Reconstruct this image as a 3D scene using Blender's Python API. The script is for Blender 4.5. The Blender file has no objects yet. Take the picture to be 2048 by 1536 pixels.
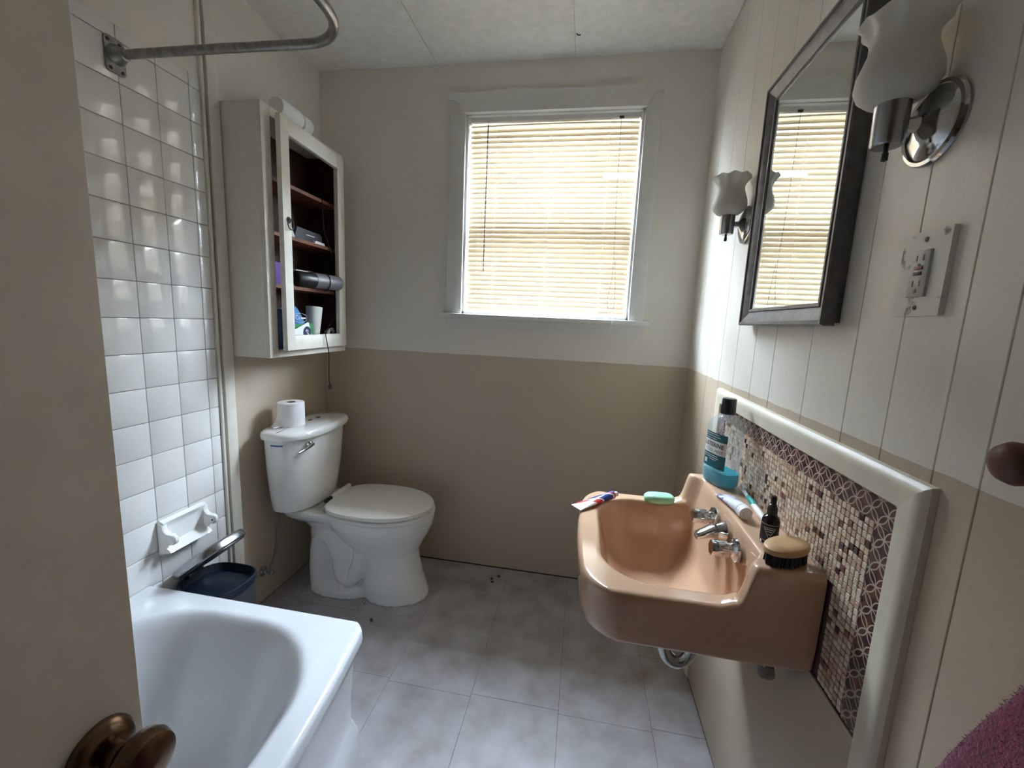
import bpy, bmesh, math, random
from mathutils import Vector, Matrix
random.seed(7)
PI = math.pi
SC = bpy.context.scene
COL = SC.collection

# ---------------------------------------------------------------- room constants (metres)
XL, XR, YB, YF, ZC, ZP = -1.344, 0.479, 2.010, -0.47, 2.4476, 1.1246

# ---------------------------------------------------------------- camera
F, YAW, PITCH, ROLL, H = 830.47, -0.1643, -0.1493, 0.0450, 1.2982
fwd = Vector((math.sin(YAW) * math.cos(PITCH), math.cos(YAW) * math.cos(PITCH), math.sin(PITCH)))
rt = Vector((math.cos(YAW), -math.sin(YAW), 0))
up = rt.cross(fwd)
r2 = math.cos(ROLL) * rt + math.sin(ROLL) * up
u2 = -math.sin(ROLL) * rt + math.cos(ROLL) * up
cam = bpy.data.cameras.new('camera')
cam.sensor_width = 36
cam.lens = F / 2048 * 36
cam.clip_start = 0.02
co = bpy.data.objects.new('camera', cam)
COL.objects.link(co)
m = Matrix((r2, u2, -fwd)).transposed().to_4x4()
m.translation = (0, 0, H)
co.matrix_world = m
SC.camera = co

# ---------------------------------------------------------------- world, sun, portal, exposure
w = bpy.data.worlds.new('sky')
SC.world = w
w.use_nodes = True
bg = w.node_tree.nodes['Background']
bg.inputs[0].default_value = (0.70, 0.83, 1.0, 1)
bg.inputs[1].default_value = 34.0
sun = bpy.data.lights.new('sun', 'SUN')
sun.energy = 10.0
sun.angle = 0.01
sun.color = (1.0, 0.93, 0.82)
so = bpy.data.objects.new('sun', sun)
COL.objects.link(so)
so.rotation_euler = (math.radians(42), 0, math.radians(-25))   # from behind the house: never enters the window
po = bpy.data.lights.new('window_portal', 'AREA')
po.shape = 'RECTANGLE'
po.size, po.size_y = 0.84, 0.94
po.cycles.is_portal = True
pob = bpy.data.objects.new('window_portal', po)
COL.objects.link(pob)
pob.location = (-0.20, YB + 0.165, 1.78)
pob.rotation_euler = (math.radians(-90), 0, 0)
SC.view_settings.view_transform = 'Standard'
SC.view_settings.look = 'None'
SC.view_settings.gamma = 1
SC.view_settings.use_curve_mapping = False
SC.view_settings.exposure = 2.25
SC.cycles.max_bounces = 16
SC.cycles.diffuse_bounces = 10
SC.cycles.transmission_bounces = 10
SC.cycles.transparent_max_bounces = 24
SC.cycles.caustics_reflective = False
SC.cycles.caustics_refractive = False
SC.cycles.sample_clamp_indirect = 8

# ---------------------------------------------------------------- materials
MATS = {}
def srgb(c):
    return tuple(((v / 255) / 12.92 if v / 255 <= 0.04045 else ((v / 255 + 0.055) / 1.055) ** 2.4) for v in c) + (1,)
def nt(name):
    mt = bpy.data.materials.new(name)
    mt.use_nodes = True
    return mt, mt.node_tree, mt.node_tree.nodes['Principled BSDF']
def mat(name, c, rough=0.5, metal=0.0, var=0.06, scale=30, bump=0.0, bscale=200, coat=0.0, c2=None, spec=None, **kw):
    """procedural principled material: colour varied by noise, optional fine relief"""
    mt, t, p = nt(name)
    base = srgb(c)
    tc = t.nodes.new('ShaderNodeTexCoord')
    n = t.nodes.new('ShaderNodeTexNoise')
    n.inputs['Scale'].default_value = scale
    n.inputs['Detail'].default_value = 5
    t.links.new(tc.outputs['Object'], n.inputs['Vector'])
    r = t.nodes.new('ShaderNodeValToRGB')
    r.color_ramp.elements[0].position, r.color_ramp.elements[1].position = 0.3, 0.7
    r.color_ramp.elements[0].color = srgb(c2) if c2 else tuple(v * (1 - var) for v in base[:3]) + (1,)
    r.color_ramp.elements[1].color = base if c2 else tuple(min(1, v * (1 + var)) for v in base[:3]) + (1,)
    t.links.new(n.outputs['Fac'], r.inputs['Fac'])
    t.links.new(r.outputs['Color'], p.inputs['Base Color'])
    p.inputs['Roughness'].default_value = rough
    p.inputs['Metallic'].default_value = metal
    if coat:
        p.inputs['Coat Weight'].default_value = coat
        p.inputs['Coat Roughness'].default_value = 0.05
    if spec is not None:
        p.inputs['Specular IOR Level'].default_value = spec
    for k, v in kw.items():
        p.inputs[k.replace('_', ' ')].default_value = v
    if bump:
        n2 = t.nodes.new('ShaderNodeTexNoise')
        n2.inputs['Scale'].default_value = bscale
        n2.inputs['Detail'].default_value = 3
        t.links.new(tc.outputs['Object'], n2.inputs['Vector'])
        b = t.nodes.new('ShaderNodeBump')
        b.inputs['Strength'].default_value = bump
        b.inputs['Distance'].default_value = 0.002
        t.links.new(n2.outputs['Fac'], b.inputs['Height'])
        t.links.new(b.outputs['Normal'], p.inputs['Normal'])
    MATS[name] = mt
    return mt
def math_node(t, op, a, b=None):
    n = t.nodes.new('ShaderNodeMath')
    n.operation = op
    for i, v in enumerate((a, b)):
        if v is None: continue
        if isinstance(v, (int, float)): n.inputs[i].default_value = v
        else: t.links.new(v, n.inputs[i])
    return n.outputs[0]
def mix_col(t, f, a, b):
    n = t.nodes.new('ShaderNodeMix')
    n.data_type = 'RGBA'
    for s, v in ((0, f), (6, a), (7, b)):
        if isinstance(v, (int, float)) or isinstance(v, tuple): n.inputs[s].default_value = v
        else: t.links.new(v, n.inputs[s])
    return n.outputs[2]
def two_tone(name, cu, cl, rough):
    """wall paint: cream above the hand-cut paint line, taupe below"""
    mt, t, p = nt(name)
    g = t.nodes.new('ShaderNodeNewGeometry')
    s = t.nodes.new('ShaderNodeSeparateXYZ')
    t.links.new(g.outputs['Position'], s.inputs[0])
    n = t.nodes.new('ShaderNodeTexNoise')
    n.inputs['Scale'].default_value = 14
    t.links.new(g.outputs['Position'], n.inputs['Vector'])
    z = math_node(t, 'ADD', s.outputs['Z'], math_node(t, 'MULTIPLY', math_node(t, 'SUBTRACT', n.outputs['Fac'], 0.5), 0.008))
    f = math_node(t, 'GREATER_THAN', z, ZP)
    n3 = t.nodes.new('ShaderNodeTexNoise')
    n3.inputs['Scale'].default_value = 2.5
    n3.inputs['Detail'].default_value = 6
    t.links.new(g.outputs['Position'], n3.inputs['Vector'])
    c = mix_col(t, f, srgb(cl), srgb(cu))
    dk = mix_col(t, math_node(t, 'MULTIPLY', n3.outputs['Fac'], 0.14), c, (0.2, 0.17, 0.13, 1))
    t.links.new(dk, p.inputs['Base Color'])
    p.inputs['Roughness'].default_value = rough
    n2 = t.nodes.new('ShaderNodeTexNoise')
    n2.inputs['Scale'].default_value = 55
    n2.inputs['Detail'].default_value = 4
    t.links.new(g.outputs['Position'], n2.inputs['Vector'])
    b = t.nodes.new('ShaderNodeBump')
    b.inputs['Strength'].default_value = 0.22
    b.inputs['Distance'].default_value = 0.003
    t.links.new(n2.outputs['Fac'], b.inputs['Height'])
    t.links.new(b.outputs['Normal'], p.inputs['Normal'])
    MATS[name] = mt
    return mt
CREAM = (230, 225, 215)
TAUPE = (196, 181, 160)
two_tone('wall_paint', CREAM, TAUPE, 0.5)
two_tone('panel_paint', (226, 220, 208), (190, 173, 150), 0.36)
mat('ceiling_paint', (228, 227, 223), 0.6, bump=0.15, bscale=60)
mat('cream_trim', (222, 217, 205), 0.4, var=0.04, bump=0.1, bscale=80)
mat('moulding_paint', (212, 203, 182), 0.35, var=0.04, bump=0.1, bscale=80)
mat('white_trim', (218, 217, 212), 0.35, var=0.03, bump=0.08, bscale=60)
mat('gap_shade', (40, 35, 30), 0.9)  # dark colour standing in for shade inside narrow gaps
mat('vinyl_floor', (180, 178, 183), 0.5, scale=9, c2=(150, 144, 143), bump=0.1, bscale=90)
mat('white_tile', (226, 225, 222), 0.12, var=0.02, scale=8, bump=0.10, bscale=9, coat=0.3)
mat('grout', (150, 147, 142), 0.8)
mat('tub_enamel', (216, 218, 222), 0.12, var=0.02, scale=4, coat=0.3)
mat('porcelain', (238, 238, 236), 0.12, var=0.02, scale=4, coat=0.3)
mat('seat_plastic', (234, 232, 228), 0.3, var=0.02)
mat('peach_enamel', (200, 163, 134), 0.1, var=0.03, scale=6, coat=0.5)
mat('chrome', (200, 200, 200), 0.12, metal=1.0, var=0.05)
mat('dull_chrome', (150, 148, 145), 0.3, metal=1.0, var=0.25, scale=60)
mat('brushed_steel', (165, 165, 168), 0.25, metal=1.0, var=0.08)
mat('bronze', (122, 98, 78), 0.25, metal=1.0, var=0.2, scale=20)
mat('mirror', (225, 228, 225), 0.01, metal=1.0, var=0.0)
mat('frame_wood', (92, 88, 88), 0.35, var=0.3, scale=40, bump=0.3, bscale=120)
mat('door_paint', (232, 225, 214), 0.45, bump=0.2, bscale=45)
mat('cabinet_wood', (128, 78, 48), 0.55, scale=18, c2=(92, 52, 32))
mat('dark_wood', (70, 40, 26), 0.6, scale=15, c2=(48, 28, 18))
mat('black_plastic', (26, 27, 30), 0.35)
mat('charcoal', (62, 62, 66), 0.5)
mat('grey_plastic', (112, 110, 114), 0.4)
mat('navy_plastic', (22, 34, 48), 0.35)
mat('white_plastic', (232, 232, 232), 0.35, var=0.02)
mat('paper', (240, 240, 242), 0.85, var=0.02, bump=0.25, bscale=300)
mat('cardboard', (120, 96, 74), 0.9)
mat('teal', (30, 160, 150), 0.4)
mat('label_teal', (16, 92, 104), 0.4, var=0.05)
mat('label_white', (226, 226, 222), 0.45, var=0.02)
mat('ink_black', (22, 22, 24), 0.5)
mat('ink_white', (215, 212, 205), 0.5)
mat('ink_blue', (44, 92, 150), 0.4)
mat('navy_ink', (40, 34, 84), 0.5)
mat('green_soap', (150, 214, 180), 0.4, var=0.06, scale=12, Subsurface_Weight=0.15)
mat('bag_blue', (30, 92, 160), 0.25, scale=10, c2=(110, 160, 205))
mat('bag_green', (60, 140, 80), 0.35)
mat('purple_box', (90, 60, 130), 0.5)
mat('maroon_box', (90, 30, 34), 0.5)
mat('brush_wood', (196, 160, 112), 0.45, scale=25, c2=(176, 136, 90))
mat('amber_glass', (28, 16, 12), 0.08, var=0.1)
mat('peg_wood', (120, 70, 44), 0.45, scale=30, c2=(80, 44, 28))
mat('towel', (140, 24, 78), 0.95, scale=120, c2=(92, 12, 48), bump=0.8, bscale=260, Sheen_Weight=0.6)
mat('leaf_litter', (70, 50, 34), 0.8)
mat('frosted_glass', (232, 230, 224), 0.3, var=0.03, Subsurface_Weight=0.0)
mat('concrete', (112, 104, 86), 0.9, scale=3, c2=(98, 92, 74))
mat('siding', (72, 60, 48), 0.7, scale=2, c2=(60, 50, 42))
mat('tan_tile', (196, 170, 146), 0.3, scale=90, c2=(176, 146, 122))
mat('pale_tile', (216, 198, 176), 0.3, scale=90, c2=(200, 178, 154))
mat('brown_tile', (134, 92, 70), 0.3, scale=90, c2=(110, 72, 54))
mat('dark_tile', (62, 40, 34), 0.3, scale=90)
mat('mosaic_grout', (84, 64, 54), 0.9)
mat('outlet_grey', (172, 170, 164), 0.4)
mat('outlet_red', (150, 84, 84), 0.4)

def special(name):
    mt, t, p = nt(name)
    MATS[name] = mt
    return mt, t, p
# thin window glass: clear with a fresnel sheen
mt, t, p = special('window_glass')
tr = t.nodes.new('ShaderNodeBsdfTransparent')
tr.inputs[0].default_value = (0.93, 0.95, 0.94, 1)
gl = t.nodes.new('ShaderNodeBsdfGlossy')
gl.inputs['Roughness'].default_value = 0.02
lw = t.nodes.new('ShaderNodeLayerWeight')          # same sheen from both sides of the thin pane
mx = t.nodes.new('ShaderNodeMixShader')
t.links.new(math_node(t, 'ADD', math_node(t, 'MULTIPLY', math_node(t, 'POWER', lw.outputs['Facing'], 5.0), 0.9), 0.05), mx.inputs[0]); t.links.new(tr.outputs[0], mx.inputs[1]); t.links.new(gl.outputs[0], mx.inputs[2])
t.links.new(mx.outputs[0], t.nodes['Material Output'].inputs[0])
# clear plastic (bottle)
mt, t, p = special('clear_plastic')
tr = t.nodes.new('ShaderNodeBsdfTransparent')
tr.inputs[0].default_value = (0.86, 0.90, 0.92, 1)
gl = t.nodes.new('ShaderNodeBsdfPrincipled')
gl.inputs['Base Color'].default_value = (0.75, 0.8, 0.84, 1)
gl.inputs['Roughness'].default_value = 0.08
lw = t.nodes.new('ShaderNodeLayerWeight')
lw.inputs[0].default_value = 0.35
mx = t.nodes.new('ShaderNodeMixShader')
t.links.new(math_node(t, 'ADD', math_node(t, 'MULTIPLY', lw.outputs['Facing'], 0.38), 0.08), mx.inputs[0])
t.links.new(tr.outputs[0], mx.inputs[1]); t.links.new(gl.outputs[0], mx.inputs[2])
t.links.new(mx.outputs[0], t.nodes['Material Output'].inputs[0])
# milky glass shade: diffuse white that also passes light
mt = MATS['frosted_glass']; t = mt.node_tree
tl = t.nodes.new('ShaderNodeBsdfTranslucent'); tl.inputs[0].default_value = (0.9, 0.9, 0.87, 1)
mx = t.nodes.new('ShaderNodeMixShader'); mx.inputs[0].default_value = 0.45
t.links.new(t.nodes['Principled BSDF'].outputs[0], mx.inputs[1]); t.links.new(tl.outputs[0], mx.inputs[2])
t.links.new(mx.outputs[0], t.nodes['Material Output'].inputs[0])
# teal mouthwash
mt, t, p = special('mouthwash')
tr = t.nodes.new('ShaderNodeBsdfTransparent')
tr.inputs[0].default_value = (0.02, 0.60, 0.70, 1)
p.inputs['Base Color'].default_value = (0.0, 0.50, 0.58, 1)
p.inputs['Roughness'].default_value = 0.05
mx = t.nodes.new('ShaderNodeMixShader')
mx.inputs[0].default_value = 0.6
t.links.new(tr.outputs[0], mx.inputs[1]); t.links.new(p.outputs[0], mx.inputs[2])
t.links.new(mx.outputs[0], t.nodes['Material Output'].inputs[0])
# blind slats: cream vinyl that lets some daylight through
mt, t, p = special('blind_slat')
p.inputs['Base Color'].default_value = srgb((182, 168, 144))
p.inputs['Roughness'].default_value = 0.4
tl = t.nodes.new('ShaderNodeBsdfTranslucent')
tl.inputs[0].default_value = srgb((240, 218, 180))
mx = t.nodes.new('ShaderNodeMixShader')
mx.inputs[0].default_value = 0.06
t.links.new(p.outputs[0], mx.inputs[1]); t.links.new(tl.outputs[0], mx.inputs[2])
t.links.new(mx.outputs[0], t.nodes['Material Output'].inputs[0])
# mosaic border: dark brown tile printed with pale interlaced rings (two rows of overlapping circles)
mt, t, p = special('border_print')
tc = t.nodes.new('ShaderNodeNewGeometry')
sp = t.nodes.new('ShaderNodeSeparateXYZ')
t.links.new(tc.outputs['Position'], sp.inputs[0])
def ring(oy, oz, s, rad, wd):
    a = math_node(t, 'SUBTRACT', math_node(t, 'FLOORED_MODULO', math_node(t, 'ADD', sp.outputs['Y'], oy), s), s / 2)
    b = math_node(t, 'SUBTRACT', math_node(t, 'FLOORED_MODULO', math_node(t, 'ADD', sp.outputs['Z'], oz), s), s / 2)
    d = math_node(t, 'SQRT', math_node(t, 'ADD', math_node(t, 'MULTIPLY', a, a), math_node(t, 'MULTIPLY', b, b)))
    return math_node(t, 'LESS_THAN', math_node(t, 'ABSOLUTE', math_node(t, 'SUBTRACT', d, rad)), wd)
S_ = 0.038
f1 = ring(5.0, 5.011, S_, 0.0185, 0.0011)
f2 = ring(5.0 + S_ / 2, 5.011 + S_ / 2, S_, 0.0185, 0.0011)
ff = math_node(t, 'MAXIMUM', f1, f2)
nz = t.nodes.new('ShaderNodeTexNoise')
nz.inputs['Scale'].default_value = 45
t.links.new(tc.outputs['Position'], nz.inputs['Vector'])
rp = t.nodes.new('ShaderNodeValToRGB')
rp.color_ramp.elements[0].position, rp.color_ramp.elements[1].position = 0.4, 0.62
rp.color_ramp.elements[0].color, rp.color_ramp.elements[1].color = srgb((60, 40, 42)), srgb((104, 70, 54))
t.links.new(nz.outputs['Fac'], rp.inputs[0])
t.links.new(mix_col(t, math_node(t, 'MULTIPLY', ff, 0.8), rp.outputs[0], srgb((190, 176, 160))), p.inputs['Base Color'])
p.inputs['Roughness'].default_value = 0.35
# outlet plate: worn white paint over grey metal
mt, t, p = special('worn_plate')
tc = t.nodes.new('ShaderNodeTexCoord')
nz = t.nodes.new('ShaderNodeTexNoise')
nz.inputs['Scale'].default_value = 38
nz.inputs['Detail'].default_value = 5
t.links.new(tc.outputs['Object'], nz.inputs['Vector'])
rp = t.nodes.new('ShaderNodeValToRGB')
rp.color_ramp.elements[0].position, rp.color_ramp.elements[1].position = 0.60, 0.68
rp.color_ramp.elements[0].color, rp.color_ramp.elements[1].color = srgb((216, 214, 206)), srgb((128, 126, 122))
t.links.new(nz.outputs['Fac'], rp.inputs[0])
t.links.new(rp.outputs[0], p.inputs['Base Color'])
p.inputs['Roughness'].default_value = 0.5
# tube prints: stripes along the tube (object X), a diagonal swoosh
def tube_print(name, stops, skew):
    mt, t, p = special(name)
    tc = t.nodes.new('ShaderNodeTexCoord')
    s = t.nodes.new('ShaderNodeSeparateXYZ')
    t.links.new(tc.outputs['Object'], s.inputs[0])
    v = math_node(t, 'ADD', math_node(t, 'MULTIPLY', s.outputs['X'], 7.0), math_node(t, 'MULTIPLY', s.outputs['Y'], skew))
    rp = t.nodes.new('ShaderNodeValToRGB')
    rp.color_ramp.interpolation = 'CONSTANT'
    e = rp.color_ramp.elements
    for i, (pos, c) in enumerate(stops):
        el = e[i] if i < 2 else e.new(pos)
        el.position = pos
        el.color = srgb(c)
    t.links.new(v, rp.inputs[0])
    t.links.new(rp.outputs[0], p.inputs['Base Color'])
    p.inputs['Roughness'].default_value = 0.25
W_ = (232, 232, 232)
tube_print('tube_red_blue', [(0.0, W_), (0.26, (196, 30, 40)), (0.46, W_), (0.50, (30, 52, 128)), (0.80, W_), (0.84, (196, 40, 50)), (0.9, (30, 52, 128))], 12)
mt, t, p = special('tube_floral')
tc = t.nodes.new('ShaderNodeTexCoord')
nz = t.nodes.new('ShaderNodeTexNoise')
nz.inputs['Scale'].default_value = 60
t.links.new(tc.outputs['Object'], nz.inputs['Vector'])
rp = t.nodes.new('ShaderNodeValToRGB')
rp.color_ramp.elements[0].position, rp.color_ramp.elements[1].position = 0.56, 0.62
rp.color_ramp.elements[0].color, rp.color_ramp.elements[1].color = srgb((228, 228, 236)), srgb((96, 100, 170))
t.links.new(nz.outputs['Fac'], rp.inputs[0]); t.links.new(rp.outputs[0], p.inputs['Base Color'])
p.inputs['Roughness'].default_value = 0.3

# ---------------------------------------------------------------- object helpers
def wloc(o):
    v = Vector((0, 0, 0))
    while o is not None:
        v += Vector(o.location)
        o = o.parent
    return v
def tag(o, label=None, cat=None, group=None, kind=None):
    if label: o['label'] = label
    if cat: o['category'] = cat
    if group: o['group'] = group
    if kind: o['kind'] = kind
    return o
def thing(name, label, cat, loc=(0, 0, 0), group=None, rot=None):
    o = bpy.data.objects.new(name, None)
    o.empty_display_size = 0.05
    COL.objects.link(o)
    o.location = loc
    if rot: o.rotation_euler = rot
    return tag(o, label, cat, group)
def obj(name, bm, mt, parent=None, smooth=True, local=False, label=None, cat=None, group=None, kind=None, angle=40, loc=None):
    """link a bmesh as one mesh object; world-authored geometry is shifted under its parent"""
    if isinstance(bm, bpy.types.Mesh):
        me = bm
    else:
        bmesh.ops.recalc_face_normals(bm, faces=bm.faces)
        me = bpy.data.meshes.new(name)
        bm.to_mesh(me)
        bm.free()
        if smooth:
            for f in me.polygons: f.use_smooth = True
            try: me.set_sharp_from_angle(angle=math.radians(angle))
            except Exception: pass
    o = bpy.data.objects.new(name, me)
    COL.objects.link(o)
    if mt and not me.materials:
        me.materials.append(MATS[mt])
    if parent is not None:
        if not local:
            v = wloc(parent)
            if v.length > 0: me.transform(Matrix.Translation(-v))
        o.parent = parent
    elif loc is not None:
        o.location = loc
        me.transform(Matrix.Translation(-Vector(loc)))
    tag(o, label, cat, group, kind)
    return o
def nb(): return bmesh.new()
def box(bm, x0, x1, y0, y1, z0, z1, bev=0.0, seg=2):
    g = bmesh.ops.create_cube(bm, size=1)
    bmesh.ops.scale(bm, vec=(abs(x1 - x0), abs(y1 - y0), abs(z1 - z0)), verts=g['verts'])
    bmesh.ops.translate(bm, vec=((x0 + x1) / 2, (y0 + y1) / 2, (z0 + z1) / 2), verts=g['verts'])
    if bev:
        ed = list({e for v in g['verts'] for e in v.link_edges})
        bmesh.ops.bevel(bm, geom=ed, offset=bev, segments=seg, profile=0.5, affect='EDGES')
    return bm
def bbox(*a, **k): return box(nb(), *a, **k)
def loft(bm, rings, cap=True, closed=True):
    """skin a list of equal-length point rings"""
    vs = [[bm.verts.new(p) for p in r] for r in rings]
    n = len(vs[0])
    for a, b in zip(vs, vs[1:]):
        for i in range(n if closed else n - 1):
            j = (i + 1) % n
            bm.faces.new((a[i], a[j], b[j], b[i]))
    if cap and closed:
        bm.faces.new(list(reversed(vs[0])))
        bm.faces.new(vs[-1])
    return bm
def lathe(bm, prof, c=(0, 0, 0), axis='Z', seg=32, cap=True, flute=0, famp=0, ffrom=None):
    rings = []
    for r, h in prof:
        ring_ = []
        for i in range(seg):
            a = 2 * PI * i / seg
            rr, hh = r, h
            p = (rr * math.cos(a), rr * math.sin(a), hh)
            if axis == 'X': p = (hh, rr * math.cos(a), rr * math.sin(a))
            if axis == 'Y': p = (rr * math.cos(a), hh, rr * math.sin(a))
            ring_.append(Vector(p) + Vector(c))
        rings.append(ring_)
    return loft(bm, rings, cap)
def tube(bm, pts, rad, seg=12, cap=True):
    pts = [Vector(p) for p in pts]
    rad = rad if isinstance(rad, (list, tuple)) else [rad] * len(pts)
    rings = []
    nrm = None
    for i, p in enumerate(pts):
        d = (pts[min(i + 1, len(pts) - 1)] - pts[max(i - 1, 0)]).normalized()
        if nrm is None:
            nrm = d.orthogonal().normalized()
        else:
            nrm = (nrm - d * nrm.dot(d))
            nrm = nrm.normalized() if nrm.length > 1e-6 else d.orthogonal().normalized()
        b = d.cross(nrm)
        rings.append([p + rad[i] * (math.cos(2 * PI * k / seg) * nrm + math.sin(2 * PI * k / seg) * b) for k in range(seg)])
    return loft(bm, rings, cap)
def spline(pts, n=8):
    """Catmull-Rom through the points"""
    P = [Vector(p) for p in pts]
    P = [2 * P[0] - P[1]] + P + [2 * P[-1] - P[-2]]
    out = []
    for i in range(1, len(P) - 2):
        for k in range(n):
            t_ = k / n
            a, b, c, d = P[i - 1], P[i], P[i + 1], P[i + 2]
            out.append(0.5 * ((2 * b) + (c - a) * t_ + (2 * a - 5 * b + 4 * c - d) * t_ ** 2 + (3 * b - a - 3 * c + d) * t_ ** 3))
    out.append(P[-2])
    return out
def prism(bm, poly, axis, a, b):
    """extrude a 2-D polygon along an axis from a to b"""
    def P(u, v, h):
        return {'X': (h, u, v), 'Y': (u, h, v), 'Z': (u, v, h)}[axis]
    return loft(bm, [[P(u, v, a) for u, v in poly], [P(u, v, b) for u, v in poly]])
def bev_all(bm, off, seg=2, ang=35):
    ed = [e for e in bm.edges if len(e.link_faces) == 2 and e.calc_face_angle(0) > math.radians(ang)]
    bmesh.ops.bevel(bm, geom=ed, offset=off, segments=seg, profile=0.5, affect='EDGES')
    return bm
def text_mesh(s, size, extrude=0.0, align='CENTER'):
    cu = bpy.data.curves.new('lettering', 'FONT')
    cu.body = s
    cu.size = size
    cu.extrude = extrude
    cu.align_x = align
    cu.align_y = 'CENTER'
    o = bpy.data.objects.new('lettering', cu)
    COL.objects.link(o)
    dg = bpy.context.evaluated_depsgraph_get()
    me = bpy.data.meshes.new_from_object(o.evaluated_get(dg))
    bpy.data.objects.remove(o)
    me.materials.clear()
    return me

# ================================================================ ROOM SHELL
def struct(name, bm, mt, label, cat, parent=None, **k):
    return obj(name, bm, mt, parent, label=label, cat=cat, kind='structure', **k)
# --- floor with 12-inch vinyl tiles
fl = struct('floor', bbox(XL - 0.1, XR + 0.1, YF - 0.1, YB + 0.1, -0.10, -0.0025), 'mosaic_grout', 'bathroom floor of mottled pale vinyl squares', 'floor')
SQ = 0.305
tile_me = {}
xs = [0.003 + SQ * i for i in range(-6, 3)]
ys = [1.553 - SQ * j for j in range(-2, 8)]
def clipped(a, b, lo, hi): return max(a, lo), min(b, hi)
for i, xa in enumerate(xs):
    for j, yb in enumerate(ys):
        oy = 0.0 if i % 2 else -0.012
        x0, x1 = clipped(xa, xa + SQ, XL, XR - 0.004)
        y0, y1 = clipped(yb - SQ + oy, yb + oy, YF, YB - 0.004)
        if x1 - x0 < 0.01 or y1 - y0 < 0.01: continue
        key = (round(x1 - x0, 4), round(y1 - y0, 4))
        if key not in tile_me:
            b = bbox(-key[0] / 2 + 0.0004, key[0] / 2 - 0.0004, -key[1] / 2 + 0.0004, key[1] / 2 - 0.0004, -0.0025, 0.0, bev=0.0004, seg=1)
            o = obj('floor_tile', b, 'vinyl_floor', fl, local=True)
            tile_me[key] = o.data
        else:
            o = obj('floor_tile', tile_me[key], None, fl, local=True)
        o.location = ((x0 + x1) / 2, (y0 + y1) / 2, 0)
# wall tile gloss ripples run on across the tiles in world space
t = MATS['white_tile'].node_tree
for n in list(t.nodes):
    if n.type == 'TEX_COORD':
        g = t.nodes.new('ShaderNodeNewGeometry')
        for l in list(t.links):
            if l.from_node == n: t.links.new(g.outputs['Position'], l.to_socket)
# floor material works in world space so each square gets its own mottling
mt = MATS['vinyl_floor']; t = mt.node_tree
for n in list(t.nodes):
    if n.type == 'TEX_COORD':
        g = t.nodes.new('ShaderNodeNewGeometry')
        for l in list(t.links):
            if l.from_node == n: t.links.new(g.outputs['Position'], l.to_socket)
# --- ceiling of sheet panels
ce = struct('ceiling', bbox(XL - 0.2, XR + 0.2, YF - 0.12, YB + 0.2, ZC + 0.004, ZC + 0.14), 'ceiling_paint', 'flat off-white ceiling of painted sheet panels', 'ceiling')
cx = [XL, -0.748, -0.117, XR]
for a, b_ in zip(cx, cx[1:]):
    obj('ceiling_panel', bbox(a + 0.001 - (0.003 if a == XL else 0), b_ - 0.001, YF, YB, ZC, ZC + 0.004, bev=0.001, seg=1), 'ceiling_paint', ce)
# --- back wall with window opening
WX0, WX1, WZ0, WZ1 = -0.605, 0.200, 1.325, 2.240
bm = nb()
for a in ((XL - 0.1, WX0, YB, YB + 0.14, -0.002, ZC + 0.0039), (WX1, XR + 0.1, YB, YB + 0.14, -0.002, ZC + 0.0039),
          (WX0, WX1, YB, YB + 0.14, -0.002, WZ0), (WX0, WX1, YB, YB + 0.14, WZ1, ZC + 0.0039)):
    box(bm, *a)
struct('wall_back', bm, 'wall_paint', 'window wall painted cream above and taupe below', 'wall')
struct('gap_shade_strip', bbox(XL, XR, YB - 0.0038, YB, -0.002, 0.0035), 'gap_shade', 'dark strip painted as gap shade where the taupe wall meets the floor', 'gap')  # no baseboard: dark strip painted as the shadow line under the wall
# --- left wall and its tiled part
wl = struct('wall_left', bbox(XL - 0.12, XL - 0.004, YF - 0.1, YB + 0.14, -0.002, ZC + 0.0039), 'wall_paint', 'left wall, white square tile over the tub, paint beyond', 'wall')
TS = 0.1095
TZ0, TY0, TEDGE, TTOP = 1.3674, 1.0761, 1.337, 2.066
obj('grout_bed', bbox(XL - 0.005, XL - 0.0015, YF, TEDGE, 0.36, TTOP), 'grout', wl)
def cushion_tile(w_, h_, r=0.0022):
    return bbox(-0.005, 0.0015, -w_ / 2 + 0.0009, w_ / 2 - 0.0009, -h_ / 2 + 0.0009, h_ / 2 - 0.0009, bev=r, seg=2)
tile_cache = {}
ycol = [TY0 + TS * 2 - TS * k for k in range(0, 17)]
zrow = [TZ0 + TS * 6] + [TZ0 - TS * k for k in range(-5, 10)]
zrow = sorted(zrow, reverse=True)
cells_y = [(TY0 + 2 * TS, TEDGE)] + [(a - TS, a) for a in ycol if a - TS > YF - 0.02]
cells_z = [(TZ0 + 6 * TS, TTOP)] + [(a - TS, a) for a in zrow]
for (y0, y1) in cells_y:
    for (z0, z1) in cells_z:
        if z1 < 0.38: continue
        y0c = max(y0, YF)
        key = (round(y1 - y0c, 4), round(z1 - z0, 4))
        if key not in tile_cache:
            o = obj('wall_tile', cushion_tile(*key), 'white_tile', wl, local=True)
            tile_cache[key] = o.data
        else:
            o = obj('wall_tile', tile_cache[key], None, wl, local=True)
        o.location = (XL, (y0c + y1) / 2, (z0 + z1) / 2)
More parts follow.
